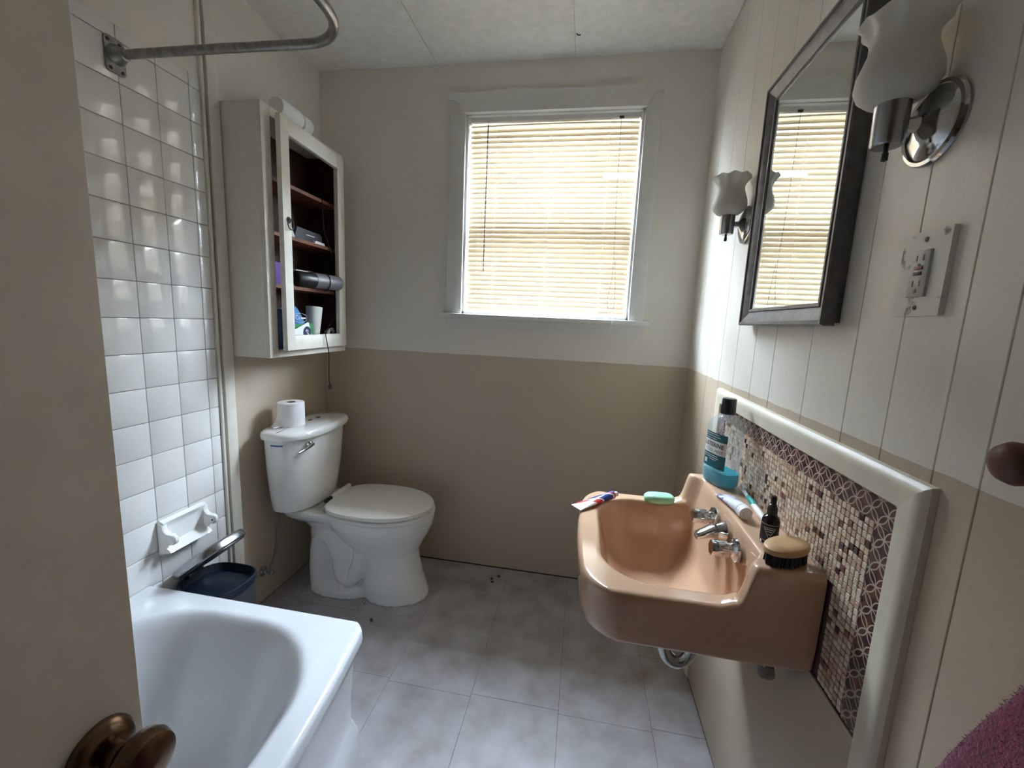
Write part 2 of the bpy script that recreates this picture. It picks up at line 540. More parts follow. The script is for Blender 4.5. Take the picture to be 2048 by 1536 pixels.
# vertical strips that close off the tile edge
struct('trim_1', bbox(XL - 0.004, XL + 0.010, 1.337, 1.348, 0.0, ZC, bev=0.003), 'cream_trim', 'narrow cream edging strip beside the wall tiles', 'trim')
struct('trim_2', bbox(XL - 0.004, XL + 0.014, 1.356, 1.402, 0.0, ZC, bev=0.002), 'cream_trim', 'cream batten strip between the tiles and the cupboard', 'trim')
struct('slot_shade', bbox(XL - 0.004, XL - 0.002, 1.348, 1.356, 0.0, ZC), 'gap_shade', 'dark-painted shade in the slot between the two cream strips', 'trim')  # slot floor coloured dark to deepen the shade between the strips
# --- right wall of random-width vertical planks
wr = struct('wall_right', bbox(XR + 0.010, XR + 0.12, YF - 0.1, YB + 0.14, -0.002, ZC + 0.0039), 'panel_paint', 'right wall of painted vertical planks, cream over taupe', 'wall')
gr = [YB, 1.86, 1.70, 1.555, 1.415, 1.275, 1.152, 0.984, 0.837, 0.732, 0.630, 0.563, 0.43, 0.30, 0.19, 0.04, -0.10, -0.22, -0.37, YF]
for a, b_ in zip(gr, gr[1:]):
    obj('plank', bbox(XR, XR + 0.0105, b_ + 0.0005, a - 0.0005, 0.006, ZC, bev=0.0011, seg=1), 'panel_paint', wr)
# --- front wall with the doorway, and the hall behind
DX0, DX1 = -0.345, 0.40
bm = nb()
for a in ((XL - 0.1, DX0, YF - 0.12, YF, 0, ZC), (DX1, XR + 0.1, YF - 0.12, YF, 0, ZC), (DX0, DX1, YF - 0.12, YF, 2.05, ZC)):
    box(bm, *a)
struct('wall_front', bm, 'wall_paint', 'wall with the doorway behind the viewer', 'wall')
bm = nb()
for a in ((-1.3, 1.3, YF - 1.30, YF - 1.22, 0, ZC), (-1.38, -1.3, YF - 1.3, YF - 0.1, 0, ZC), (1.3, 1.38, YF - 1.3, YF - 0.1, 0, ZC), (-1.38, XL - 0.1, YF - 0.12, YF - 0.02, 0, ZC), (XR + 0.1, 1.38, YF - 0.12, YF - 0.02, 0, ZC)):
    box(bm, *a)
struct('wall_hall', bm, 'wall_paint', 'hall walls beyond the doorway', 'wall')
struct('floor_hall', bbox(-1.38, 1.38, YF - 1.3, YF - 0.1, -0.1, 0.0), 'cabinet_wood', 'brown hall floor beyond the doorway', 'floor')
struct('ceiling_hall', bbox(-1.38, 1.38, YF - 1.3, YF - 0.1, ZC, ZC + 0.14), 'ceiling_paint', 'hall ceiling beyond the doorway', 'ceiling')
# --- outside
struct('ground', bbox(-12, 12, YB + 0.3, 24, -0.7, -0.6), 'concrete', 'grey-brown yard outside the window', 'ground')

struct('sky_blocker_eave', bbox(-4, 4, YB + 0.14, YB + 0.46, 2.56, 2.66), 'white_trim', 'unseen boxed eave added over the window to block steep sky', 'eave')  # added out of view to cut steep sky light on the slats
nh = thing('sky_blocker_house', 'brown house added beyond the blind to darken its slat gaps', 'house', (0, 6.4, -0.6))  # added house, tall and dark to keep bright sky out of the slat gaps
for k in range(26):
    z = -0.6 + 0.20 * k
    obj('siding_board', prism(nb(), [(6.40, z), (6.385, z), (6.397, z + 0.205), (6.42, z + 0.205)], 'X', -7, 7), 'siding', nh, smooth=False)
obj('house_wall', bbox(-7, 7, 6.42, 9.5, -0.6, 4.6), 'siding', nh)
obj('roof', prism(nb(), [(6.0, 4.5), (6.0, 4.6), (8.0, 5.6), (9.9, 4.6), (9.9, 4.5)], 'X', -7.3, 7.3), 'charcoal', nh, smooth=False)

# ================================================================ WINDOW
win = thing('window_1', 'white-cased window behind the closed blind', 'window', (-0.2, YB, WZ0))
win['kind'] = 'structure'
JD = YB + 0.14
bm = nb()
for a in ((WX0, WX0 + 0.014, YB - 0.002, JD, WZ0, WZ1), (WX1 - 0.014, WX1, YB - 0.002, JD, WZ0, WZ1), (WX0, WX1, YB - 0.002, JD, WZ1 - 0.014, WZ1), (WX0, WX1, YB - 0.002, JD, WZ0, WZ0 + 0.012)):
    box(bm, *a)
obj('jamb_lining', bm, 'white_trim', win)
for s in (0, 1):      # side casings
    x0, x1 = (WX0 - 0.072, WX0 + 0.004) if s == 0 else (WX1 - 0.004, WX1 + 0.062)
    obj('side_casing', bbox(x0, x1, YB - 0.016, YB, 1.325, 2.295, bev=0.004), 'white_trim', win)
# head casing with drooping rounded shoulders
def head_poly():
    x0, x1, zt, zb = WX0 - 0.074, WX1 + 0.064, 2.316, 2.232
    p = [(x0, zt), (x1, zt), (x1, 2.292)]
    for k in range(1, 7):
        a = k / 6 * PI / 2
        p.append((x1 - 0.060 * math.sin(a), 2.292 - 0.060 * (1 - math.cos(a)) * 1.0))
    p += [(x1 - 0.060, zb), (x0 + 0.066, zb)]
    for k in range(6, 0, -1):
        a = k / 6 * PI / 2
        p.append((x0 + 0.066 * math.sin(a), 2.292 - 0.060 * (1 - math.cos(a))))
    p.append((x0, 2.292))
    return p
obj('head_casing', bev_all(prism(nb(), head_poly(), 'Y', YB - 0.024, YB - 0.001), 0.004), 'white_trim', win)
obj('window_stool', bbox(WX0 - 0.098, WX1 + 0.092, YB - 0.040, YB + 0.06, 1.304, 1.326, bev=0.006), 'white_trim', win)
ap = [(WX0 - 0.075, 1.304), (WX1 + 0.068, 1.304), (WX1 + 0.066, 1.275), (WX1 + 0.04, 1.252), (WX0 - 0.04, 1.252), (WX0 - 0.073, 1.275)]
obj('apron', bev_all(prism(nb(), ap, 'Y', YB - 0.018, YB - 0.0005), 0.003), 'white_trim', win)
# two sashes
def sash(z0, z1, y):
    bm = nb()
    for a in ((WX0 + 0.012, WX0 + 0.052, y, y + 0.03, z0, z1), (WX1 - 0.052, WX1 - 0.012, y, y + 0.03, z0, z1),
              (WX0 + 0.052, WX1 - 0.052, y, y + 0.03, z0, z0 + 0.04), (WX0 + 0.052, WX1 - 0.052, y, y + 0.03, z1 - 0.036, z1)):
        box(bm, *a, bev=0.003)
    s = obj('sash', bm, 'white_trim', win)
    pn = nb()
    vs = [pn.verts.new(v) for v in ((WX0 + 0.05, y + 0.015, z0 + 0.03), (WX1 - 0.05, y + 0.015, z0 + 0.03), (WX1 - 0.05, y + 0.015, z1 - 0.03), (WX0 + 0.05, y + 0.015, z1 - 0.03))]
    pn.faces.new(vs)
    obj('pane', pn, 'window_glass', s)
sash(WZ0 + 0.012, 1.80, YB + 0.066)
sash(1.765, WZ1 - 0.014, YB + 0.100)

# ================================================================ BLIND
BX0, BX1, BY = -0.585, 0.178, YB + 0.030
bl = thing('window_blind', 'cream mini blind with tilted slats hanging in the window', 'blind', (-0.2, BY, 1.34))
obj('headrail', bbox(BX0 - 0.004, BX1 + 0.006, BY - 0.014, BY + 0.014, 2.206, 2.232, bev=0.002), 'white_trim', bl)
for xx in (BX0 - 0.010, BX1 + 0.004):
    obj('bracket', bbox(xx, xx + 0.012, BY - 0.018, BY + 0.016, 2.196, 2.236, bev=0.002), 'label_white', bl)
NS, PITCH_S = 38, 0.0224
TILT = math.radians(60)
def slat(x0, x1, sag, tilt, nx=10):
    bm = nb()
    rows = []
    for i in range(nx + 1):
        u = i / nx
        row = []
        for k in range(5):
            q = (k / 4 - 0.5) * 0.0245
            c = 0.0014 * (1 - (2 * k / 4 - 1) ** 2)
            # q runs from the room side (low) to the outside (high)
            y = q * math.cos(tilt) - c * math.sin(tilt)
            z = q * math.sin(tilt) + c * math.cos(tilt) + sag * 4 * u * (1 - u)
            row.append((x0 + (x1 - x0) * u, y, z))
        rows.append(row)
    return loft(bm, rows, cap=False, closed=False)
zt = 2.192
slat_me = None
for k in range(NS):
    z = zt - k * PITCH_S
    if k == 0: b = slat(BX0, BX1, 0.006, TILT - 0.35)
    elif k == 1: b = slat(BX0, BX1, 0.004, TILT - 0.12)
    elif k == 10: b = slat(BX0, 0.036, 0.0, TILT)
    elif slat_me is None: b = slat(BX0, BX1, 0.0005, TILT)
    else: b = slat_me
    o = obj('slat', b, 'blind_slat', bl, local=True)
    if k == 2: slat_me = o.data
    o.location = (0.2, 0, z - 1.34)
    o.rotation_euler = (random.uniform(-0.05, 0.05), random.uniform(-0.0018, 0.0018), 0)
obj('bottom_rail', bbox(BX0 - 0.002, BX1 + 0.002, BY - 0.013, BY + 0.013, 1.3285, 1.340, bev=0.003), 'white_trim', bl)
for xx in (-0.46, -0.205, 0.055):
    for dy in (-0.0125, 0.0125):
        obj('ladder_cord', tube(nb(), [(xx, BY + dy, 2.206), (xx + 0.004, BY + dy, 1.78), (xx, BY + dy, 1.338)], 0.0007, 6), 'white_plastic', bl)
    if xx != -0.205 or True:
        obj('rail_clip', bbox(xx - 0.010, xx + 0.010, BY - 0.0155, BY - 0.012, 1.329, 1.339, bev=0.001), 'white_plastic', bl)
wd = obj('tilt_wand', tube(nb(), [(-0.500, BY - 0.020, 2.190), (-0.500, BY - 0.024, 1.86), (-0.500, BY - 0.026, 1.533)], 0.0032, 6), 'grey_plastic', bl)
obj('wand_hook', tube(nb(), [(-0.500, BY - 0.012, 2.212), (-0.500, BY - 0.022, 2.205), (-0.500, BY - 0.020, 2.188)], 0.0014, 6), 'chrome', wd)
pc = obj('pull_cord', tube(nb(), spline([(0.098, BY - 0.016, 2.207), (0.104, BY - 0.022, 1.85), (0.112, BY - 0.022, 1.55), (0.098, BY - 0.022, 1.42), (0.106, BY - 0.022, 1.372), (0.126, BY - 0.022, 1.37), (0.130, BY - 0.022, 1.43), (0.118, BY - 0.022, 1.60)], 6), 0.0009, 6), 'charcoal', bl)
obj('cord_lock', bbox(0.090, 0.110, BY - 0.018, BY - 0.013, 2.202, 2.212, bev=0.001), 'charcoal', bl)
obj('cord_tail', tube(nb(), spline([(0.120, BY - 0.022, 1.372), (0.122, BY - 0.045, 1.345), (0.124, YB - 0.044, 1.322), (0.118, YB - 0.046, 1.275)], 6), 0.0009, 6), 'white_plastic', pc)

# ================================================================ BATHTUB
def smooth01(a, b, x):
    t_ = min(1, max(0, (x - a) / (b - a)))
    return t_ * t_ * (3 - 2 * t_)
TZ, TYE = 0.392, 1.042
def tub_edge(y):
    e = -0.520 - 0.062 * ((y - 0.30) / 0.74) ** 2
    r = 0.045
    if y > TYE - r:
        d = y - (TYE - r)
        e -= r - math.sqrt(max(0, r * r - d * d))
    return e
tub = thing('bathtub', 'white bow-fronted bathtub along the tiled wall', 'bathtub', (-0.95, 0.30, 0))
NU, NV = 70, 120
ysv = [YF + (TYE - YF) * (1 - (1 - j / NV) ** 1.35) for j in range(NV + 1)]
bm = nb()
g = []
RB = 0.016
for j, y in enumerate(ysv):
    e = tub_edge(y)
    row = []
    for i in range(NU + 1):
        u = i / NU
        u = 0.5 - 0.5 * math.cos(PI * u) if True else u
        x = XL + 0.003 + (e - XL - 0.003) * u
        # basin: rounded-rectangle distance
        cxb, cyb = -0.962, 0.29
        hx, hy = 0.308 + 0.050 * (1 - ((y - 0.3) / 0.75) ** 2) * (1 if x > cxb else 0), 0.672
        rr = 0.24
        qx, qy = max(abs(x - cxb) - (hx - rr), 0), max(abs(y - cyb) - (hy - rr), 0)
        d = rr - math.hypot(qx, qy)          # >0 inside
        if abs(x - cxb) < hx - rr and abs(y - cyb) < hy - rr:
            d = min(hx - abs(x - cxb), hy - abs(y - cyb))
        z = TZ
        if d > -0.02:
            z = TZ - 0.305 * smooth01(-0.02, 0.20, d) ** 0.8 - 0.01 * smooth01(0.15, 0.3, d)
        do = min(e - x, TYE - y)             # distance to the outer rim
        if do < RB: z -= RB - math.sqrt(max(0, RB * RB - (RB - do) ** 2))
        z += 0.004 * smooth01(0.06, 0.0, abs(do - 0.03)) * 0
        row.append(bm.verts.new((x, y, z)))
    g.append(row)
for j in range(NV):
    for i in range(NU):
        bm.faces.new((g[j][i], g[j][i + 1], g[j + 1][i + 1], g[j + 1][i]))
# outer skirt: right side then far end, lip, recess, apron, kick flare
border = [g[j][NU] for j in range(NV)] + [g[NV][i] for i in range(NU, -1, -1)]
def outn(v):
    x, y = v.co.x, v.co.y
    if y > TYE - 0.002 and x < tub_edge(TYE) - 0.001: return Vector((0, 1, 0))
    if y > TYE - 0.05:
        c = Vector((tub_edge(TYE - 0.045) - 0.045, TYE - 0.045, 0))
        return (Vector((x, y, 0)) - c).normalized()
    return Vector((1, 0, 0))
nrm = [outn(v) for v in border]
prev = border
base = [v.co.copy() for v in border]
for off, z in ((0.002, TZ - 0.030), (0.0, TZ - 0.046), (-0.010, TZ - 0.054), (-0.018, TZ - 0.060), (-0.024, 0.28), (-0.034, 0.16), (-0.036, 0.10), (-0.030, 0.085), (-0.018, 0.06), (-0.012, 0.03), (-0.010, 0.0)):
    cur = [bm.verts.new((b.x + n.x * off, b.y + n.y * off, z)) for b, n in zip(base, nrm)]
    for a in range(len(prev) - 1):
        bm.faces.new((prev[a], prev[a + 1], cur[a + 1], cur[a]))
    prev = cur
obj('tub_shell', bm, 'tub_enamel', tub, angle=60)
obj('drain', lathe(nb(), [(0.0, 0.0), (0.028, 0.0), (0.028, 0.004), (0.02, 0.005), (0.0, 0.003)], (-0.985, -0.10, 0.078), cap=False), 'chrome', tub)

# ================================================================ SHOWER ROD
rod = thing('shower_curtain_rod', 'bent dull metal shower rod with wall flange', 'curtain rod', (XL, 1.072, 1.984))
pts = [(XL + 0.012, 1.072, 1.984), (-1.0, 1.075, 1.984), (-0.80, 1.080, 1.984)]
cc = Vector((-0.745, 0.962, 1.984))
for k in range(0, 11):
    a = PI / 2 * (1 - k / 10)
    pts.append((cc.x + 0.118 * math.cos(a), cc.y + 0.118 * math.sin(a), 1.984))
pts += [(-0.627, 0.6, 1.984), (-0.627, 0.0, 1.984), (-0.627, YF + 0.001, 1.984)]
obj('rod', tube(nb(), pts, 0.0115, 20), 'dull_chrome', rod)
def flange_poly(w_, h_, r):
    p = []
    for sx, sz, a0 in ((1, 1, 0), (-1, 1, 90), (-1, -1, 180), (1, -1, 270)):
        for k in range(5):
            a = math.radians(a0 + k * 22.5)
            p.append((sx * (w_ - r) + r * math.cos(a), sz * (h_ - r) + r * math.sin(a)))
    return p
pl = [(u + 1.068, v + 1.980) for u, v in flange_poly(0.026, 0.046, 0.010)]
fo = obj('flange', bev_all(prism(nb(), pl, 'X', XL + 0.0015, XL + 0.006), 0.0015), 'dull_chrome', rod)
obj('socket', lathe(nb(), [(0.026, 0.006), (0.024, 0.012), (0.018, 0.022), (0.0155, 0.034), (0.0125, 0.036)], (XL, 1.072, 1.984), 'X'), 'dull_chrome', rod)
for dy, dz in ((-0.017, 0.034), (0.014, 0.034), (-0.014, -0.036), (0.017, -0.036)):
    obj('screw', lathe(nb(), [(0.0046, 0.0055), (0.0046, 0.0072), (0.0025, 0.0085)], (XL, 1.068 + dy, 1.980 + dz), 'X', 10), 'charcoal', fo)

# ================================================================ CERAMIC SOAP DISH
sd = thing('soap_dish', 'white ceramic soap dish with two arms on the tiles', 'soap dish', (XL, 1.155, 0.478))
bm = nb()
NYs, NZs = 24, 16
rows = []
for j in range(NZs + 1):
    row = []
    for i in range(NYs + 1):
        u, v = i / NYs * 2 - 1, j / NZs * 2 - 1
        d = max(abs(u), abs(v))
        dep = 0.020 - 0.010 * smooth01(0.86, 0.55, d) - 0.016 * smooth01(0.93, 1.0, d)
        if v < -0.5: dep += 0.022 * smooth01(-0.5, -0.85, v) * smooth01(1.0, 0.9, abs(u)) * smooth01(-1.0, -0.9, v)
        row.append((XL + 0.0015 + dep, 1.155 + u * 0.086, 0.536 + v * 0.058))
    rows.append(row)
loft(bm, rows, cap=False, closed=False)
obj('dish_plate', bm, 'porcelain', sd)
arm = [(0.004, 0.052), (0.018, 0.048), (0.024, 0.030), (0.036, 0.018), (0.056, 0.016), (0.066, 0.006), (0.066, -0.008), (0.056, -0.018), (0.040, -0.020), (0.028, -0.032), (0.024, -0.046), (0.004, -0.054)]
for yy in (1.080, 1.232):
    rings = []
    sp_ = [p for p in spline([(a, 0, b) for a, b in arm], 4)]
    for dy in (-0.009, -0.005, 0.005, 0.009):
        k_ = 0.92 if abs(dy) > 0.006 else 1.0
        rings.append([(XL + 0.001 + p.x * k_, yy + dy, 0.536 + p.z * (0.96 if k_ < 1 else 1)) for p in sp_])
    a_ = obj('arm', loft(nb(), rings), 'porcelain', sd, angle=50)
    dy = 0.0092 if yy < 1.15 else -0.0094
    obj('bar_socket', lathe(nb(), [(0.0, 0.0), (0.0035, 0.0), (0.0035, 0.0006)], (XL + 0.056, yy + dy, 0.534), 'Y', 12), 'black_plastic', a_)

# ================================================================ TRASH CAN
tc_ = thing('step_bin', 'navy step bin with steel lid propped against the wall', 'trash can', (-1.220, 1.165, 0))
def dshape(sx, sy, n=36, e=3.0, flat=0):
    out = []
    for k in range(n):
        a = 2 * PI * k / n
        c, s = math.cos(a), math.sin(a)
        out.append((sx * math.copysign(abs(c) ** (2 / e), c), sy * math.copysign(abs(s) ** (2 / e), s)))
    return out
D = dshape(0.108, 0.094)
bcx, bcy = -1.218, 1.165
obj('bin_body', loft(nb(), [[(bcx + u * k, bcy + v * k, z) for u, v in D] for k, z in ((0.90, 0.0), (0.92, 0.01), (1.0, 0.325))], cap=True), 'charcoal', tc_)
obj('rim', loft(nb(), [[(bcx + u * k, bcy + v * k, z) for u, v in D] for k, z in ((1.02, 0.325), (1.03, 0.335), (1.02, 0.350), (0.97, 0.352), (0.94, 0.345), (0.88, 0.326), (0.70, 0.3255))], cap=True), 'navy_plastic', tc_)
# lid: hinged on the wall side, standing half open
lidp = thing('lid', None, None)
lidp.parent = tc_
lidp.location = (-1.325 + 1.220, 0, 0.366)
lidp.rotation_euler = (0, math.radians(-38), 0)
DL = dshape(0.110, 0.096)
lo = obj('lid_shell', loft(nb(), [[(0.112 + u * k, v * k, z) for u, v in DL] for k, z in ((0.96, -0.004), (1.0, 0.0), (1.0, 0.018), (0.97, 0.024), (0.6, 0.030), (0.1, 0.031))]), 'brushed_steel', lidp, local=True, angle=30)
obj('lid_liner', loft(nb(), [[(0.112 + u * k, v * k, z) for u, v in DL] for k, z in ((0.93, -0.0045), (0.93, -0.008), (0.3, -0.012))]), 'navy_plastic', lidp, local=True)
obj('hinge', bbox(-0.012, 0.014, -0.03, 0.03, -0.020, 0.004, bev=0.003), 'black_plastic', lidp, local=True)
obj('pedal', bbox(bcx - 0.02, bcx + 0.02, bcy - 0.122, bcy - 0.09, 0.012, 0.022, bev=0.003), 'black_plastic', tc_)

# ================================================================ TOILET
TCY = 1.712
toi = thing('toilet', 'white two-piece toilet with closed lid beside the taupe wall', 'toilet', (-1.0, TCY, 0))
def tank_ring(hw, xb, xf, z, n=44):
    """D-shaped tank section: flat back, bowed front"""
    out = []
    for k in range(n):
        a = 2 * PI * k / n
        c, s = math.cos(a), math.sin(a)
        y = hw * math.copysign(abs(s) ** (2 / 3.6), s)
        x = math.copysign(abs(c) ** (2 / 3.6), c)
        xm, xr_ = (xb + xf) / 2, (xf - xb) / 2
        bow = -0.030 * (y / hw) ** 2 if x > 0 else 0
        out.append((xm + xr_ * x + bow, TCY - 0.020 + y, z))
    return out
TKY = TCY - 0.020
tk = loft(nb(), [tank_ring(a, -1.325, f_, z) for a, f_, z in ((0.165, -1.155, 0.425), (0.178, -1.148, 0.432), (0.190, -1.142, 0.50), (0.205, -1.132, 0.60), (0.213, -1.127, 0.70), (0.217, -1.124, 0.768))])
tko = obj('tank', tk, 'porcelain', toi, angle=50)
tl_ = loft(nb(), [tank_ring(a, -1.332 + b_, f_, z) for a, b_, f_, z in ((0.222, 0.004, -1.118, 0.764), (0.232, 0.0, -1.106, 0.768), (0.236, 0.0, -1.102, 0.782), (0.232, 0.002, -1.106, 0.795), (0.218, 0.010, -1.118, 0.801), (0.12, 0.05, -1.17, 0.803))])
obj('tank_lid', tl_, 'porcelain', toi, angle=50)
for yy in (1.705, 1.765):
    pass
lv = obj('flush_lever', tube(nb(), [(-1.118, 1.565, 0.738), (-1.112, 1.545, 0.737), (-1.108, 1.50, 0.733), (-1.114, 1.468, 0.728)], [0.0085, 0.0075, 0.0055, 0.0058], 14), 'chrome', toi)
obj('lever_boss', lathe(nb(), [(0.013, 0.0), (0.013, 0.010), (0.009, 0.014)], (-1.132, 1.560, 0.738), 'X', 18), 'chrome', lv)
bm = nb()
rows = []
for zz in (0.741, 0.7475):
    rg_ = tank_ring(0.2165, -1.325, -1.1235, zz, 160)
    rows.append([(p[0] + 0.0006, p[1] - 0.0008, p[2]) for p in rg_[118:130]])
obj('blue_strip', loft(bm, rows, cap=False, closed=False), 'ink_blue', toi, label='blue sticker strip')
def egg(xb, xf, hw, z, n=48, e=2.4):
    """toilet-bowl outline: blunt at the back, round at the front"""
    out = []
    xm = xb + (xf - xb) * 0.46
    for k in range(n):
        a = 2 * PI * k / n
        c, s = math.cos(a), math.sin(a)
        if c >= 0: x = xm + (xf - xm) * c; ee = 2.0
        else: x = xm + (xm - xb) * -abs(c) ** (2 / e); ee = e
        y = hw * math.copysign(abs(s) ** (2 / ee), s)
        if c < 0: y *= 1 - 0.16 * abs(c) ** (4 / e)
        out.append((x, TCY + y, z))
    return out
bw = nb()
# bowl and front pedestal
loft(bw, [egg(xb, xf, hw, z) for xb, xf, hw, z in (
    (-0.96, -0.640, 0.122, 0.0), (-0.96, -0.645, 0.120, 0.02), (-0.96, -0.672, 0.112, 0.10), (-0.97, -0.690, 0.106, 0.18), (-1.00, -0.694, 0.110, 0.225),
    (-1.06, -0.672, 0.135, 0.27), (-1.10, -0.645, 0.163, 0.32), (-1.12, -0.628, 0.178, 0.36), (-1.13, -0.622, 0.182, 0.395), (-1.13, -0.626, 0.178, 0.408))])
# narrow rear core, tank deck and foot flange
loft(bw, [dr for dr in [[(x_, TCY + y_, z_) for x_, y_ in pts_] for pts_, z_ in (
    ([(-1.085 + u, v) for u, v in dshape(0.140, 0.088, 32)], 0.02), ([(-1.085 + u, v) for u, v in dshape(0.135, 0.084, 32)], 0.30), ([(-1.10 + u, v) for u, v in dshape(0.16, 0.115, 32)], 0.36))]])
loft(bw, [[(-1.16 + u, TCY + v, z_) for u, v in dshape(sx, sy, 32, 4)] for sx, sy, z_ in ((0.13, 0.10, 0.345), (0.155, 0.135, 0.375), (0.165, 0.150, 0.40), (0.160, 0.148, 0.414))])
loft(bw, [[(-1.06 + u, TCY + v, z_) for u, v in dshape(sx, sy, 32, 3)] for sx, sy, z_ in ((0.158, 0.122, 0.0), (0.156, 0.120, 0.03), (0.145, 0.105, 0.05))])
for s in (-1, 1):
    tube(bw, spline([(-0.93, TCY + s * 0.078, 0.26), (-0.945, TCY + s * 0.083, 0.16), (-0.985, TCY + s * 0.083, 0.085), (-1.03, TCY + s * 0.08, 0.10), (-1.045, TCY + s * 0.078, 0.19), (-1.09, TCY + s * 0.074, 0.275), (-1.15, TCY + s * 0.07, 0.25), (-1.165, TCY + s * 0.068, 0.12), (-1.165, TCY + s * 0.066, 0.03)], 5), 0.036, 14)
bo = obj('bowl', bw, 'porcelain', toi)
rm = bo.modifiers.new('fuse', 'REMESH')
rm.mode = 'VOXEL'; rm.voxel_size = 0.006; rm.use_smooth_shade = True
sm = bo.modifiers.new('soften', 'SMOOTH')
sm.factor = 0.5; sm.iterations = 4
def ring_slab(outer, z0, z1, rnd):
    r = []
    cx_ = sum(p[0] for p in outer(z0)) / 48
    for k, z in ((1 - rnd * 1.2, z0), (1.0, z0 + rnd * 0.05), (1.0, z1 - rnd * 0.08), (1 - rnd * 0.6, z1 - rnd * 0.02), (1 - rnd * 1.6, z1), (0.3, z1 + 0.001)):
        r.append([(cx_ + (p[0] - cx_) * k, TCY + (p[1] - TCY) * k, z) for p in outer(z)])
    return loft(nb(), r)
seat = obj('seat', ring_slab(lambda z: egg(-1.095, -0.622, 0.186, z, e=4.6), 0.410, 0.4245, 0.02), 'seat_plastic', toi, angle=50)
lid = obj('seat_lid', ring_slab(lambda z: egg(-1.10, -0.628, 0.183, z, e=4.6), 0.4295, 0.447, 0.02), 'seat_plastic', toi, angle=50)
obj('hinge_bar', tube(nb(), [(-1.112, TCY - 0.035, 0.445), (-1.112, TCY + 0.12, 0.445)], 0.0125, 16), 'white_plastic', toi)
obj('hinge_sleeve', tube(nb(), [(-1.112, TCY - 0.075, 0.444), (-1.112, TCY - 0.034, 0.445)], 0.0105, 16), 'black_plastic', toi)
obj('hinge_pin', tube(nb(), [(-1.112, TCY - 0.135, 0.436), (-1.112, TCY - 0.075, 0.438)], 0.007, 12), 'chrome', toi)
obj('bolt_cap', lathe(nb(), [(0.017, 0.0), (0.016, 0.016), (0.011, 0.028), (0.0, 0.031)], (-1.02, TCY - 0.104, 0.044), cap=False), 'white_plastic', toi)
obj('supply_hose', tube(nb(), spline([(-1.285, TCY - 0.17, 0.425), (-1.285, TCY - 0.175, 0.36), (-1.27, TCY - 0.205, 0.26), (-1.29, TCY - 0.225, 0.17), (-1.322, TCY - 0.20, 0.14)], 6), 0.006, 10), 'grey_plastic', toi)
vv = obj('stop_valve', lathe(nb(), [(0.022, 0.0), (0.022, 0.004), (0.008, 0.006), (0.008, 0.03), (0.012, 0.032), (0.012, 0.05), (0.0, 0.052)], (XL - 0.003, TCY - 0.20, 0.14), 'X', 16, cap=False), 'chrome', toi)
for yy, xx, lb_ in ((1.700, -1.225, 'small dark scrap on the tank lid, next to the toilet roll'), (1.760, -1.225, 'small dark scrap on the tank lid, away from the toilet roll')):
    tag(obj('tape_scrap', bbox(xx - 0.006, xx + 0.006, yy - 0.009, yy + 0.009, 0.8032, 0.8060, bev=0.0008, seg=1), 'charcoal', loc=(xx, yy, 0.8032)), lb_, 'scrap', 'dark scraps on the tank lid')
bm = nb()
loft(bm, [[(-0.895 + 0.012 * u, TCY - 0.132 - 0.006 * math.sin(3 * u + k), 0.002 + 0.030 * u * u + 0.010 * k) for u in (0, 0.25, 0.5, 0.75, 1.0)] for k in (0, 0.5, 1)], cap=False, closed=False)
bmesh.ops.solidify(bm, geom=bm.faces[:], thickness=0.0012)
tag(obj('plastic_scrap', bm, 'teal', loc=(-0.89, TCY - 0.135, 0.001)), 'little teal plastic scrap stuck at the toilet foot', 'scrap')

# ---- toilet roll on the tank
RX, RY, RZ = -1.243, 1.600, 0.803
tr_ = thing('toilet_roll', 'white toilet paper roll standing on the toilet tank', 'toilet paper', (RX, RY, RZ))
obj('paper_winding', lathe(nb(), [(0.020, 0.002), (0.050, 0.0), (0.0535, 0.002), (0.0535, 0.103), (0.050, 0.105), (0.020, 0.104), (0.020, 0.002)], (RX, RY, RZ), seg=40, cap=False), 'paper', tr_)
obj('cardboard_core', lathe(nb(), [(0.0195, 0.003), (0.0195, 0.1035), (0.0185, 0.1035), (0.0185, 0.003)], (RX, RY, RZ), seg=28, cap=False), 'cardboard', tr_)
bm = nb()
rows = []
for i in range(19):
    u = i / 18
    row = []
    for j in range(9):
        v = j / 8
        a = math.radians(190 + 78 * u - 6 * v)
        out = 0.0542 + 0.004 * v + (0.006 + 0.026 * u) * v ** 2 + 0.0025 * math.sin(16 * u + 5 * v) * v
        z = (0.066 * (1 - u) ** 1.3 + 0.006) * (1 - v) + 0.0032 + 0.002 * (1 + math.sin(22 * u)) * v
        row.append((RX + out * math.cos(a), RY + out * math.sin(a), RZ + z))
    rows.append(row)
obj('loose_sheet', loft(bm, rows, cap=False, closed=False), 'paper', tr_)

# ================================================================ WALL CUPBOARD
CX0, CX1, CY0, CY1, CZ0, CZ1 = XL - 0.003, -1.175, 1.408, 1.918, 1.117, 2.030
cab = thing('hanging_cupboard', 'cream wall cupboard with glassless door ajar above the toilet', 'cabinet', (XL, 1.66, CZ0))
T = 0.016
obj('side_panel', bbox(CX0, CX1 - 0.016, CY0, CY0 + T, CZ0, CZ1, bev=0.0012, seg=1), 'cream_trim', cab)
obj('side_panel', bbox(CX0, CX1 - 0.016, CY1 - T, CY1, CZ0, CZ1, bev=0.0012, seg=1), 'cream_trim', cab)
obj('top_panel', bbox(CX0, CX1 - 0.016, CY0 + T, CY1 - T, CZ1 - T, CZ1), 'cream_trim', cab)
obj('bottom_panel', bbox(CX0, CX1 - 0.016, CY0 + T, CY1 - T, CZ0, CZ0 + T), 'cream_trim', cab)
obj('back_panel', bbox(CX0, CX0 + 0.006, CY0 + T, CY1 - T, CZ0 + T, CZ1 - T), 'dark_wood', cab)
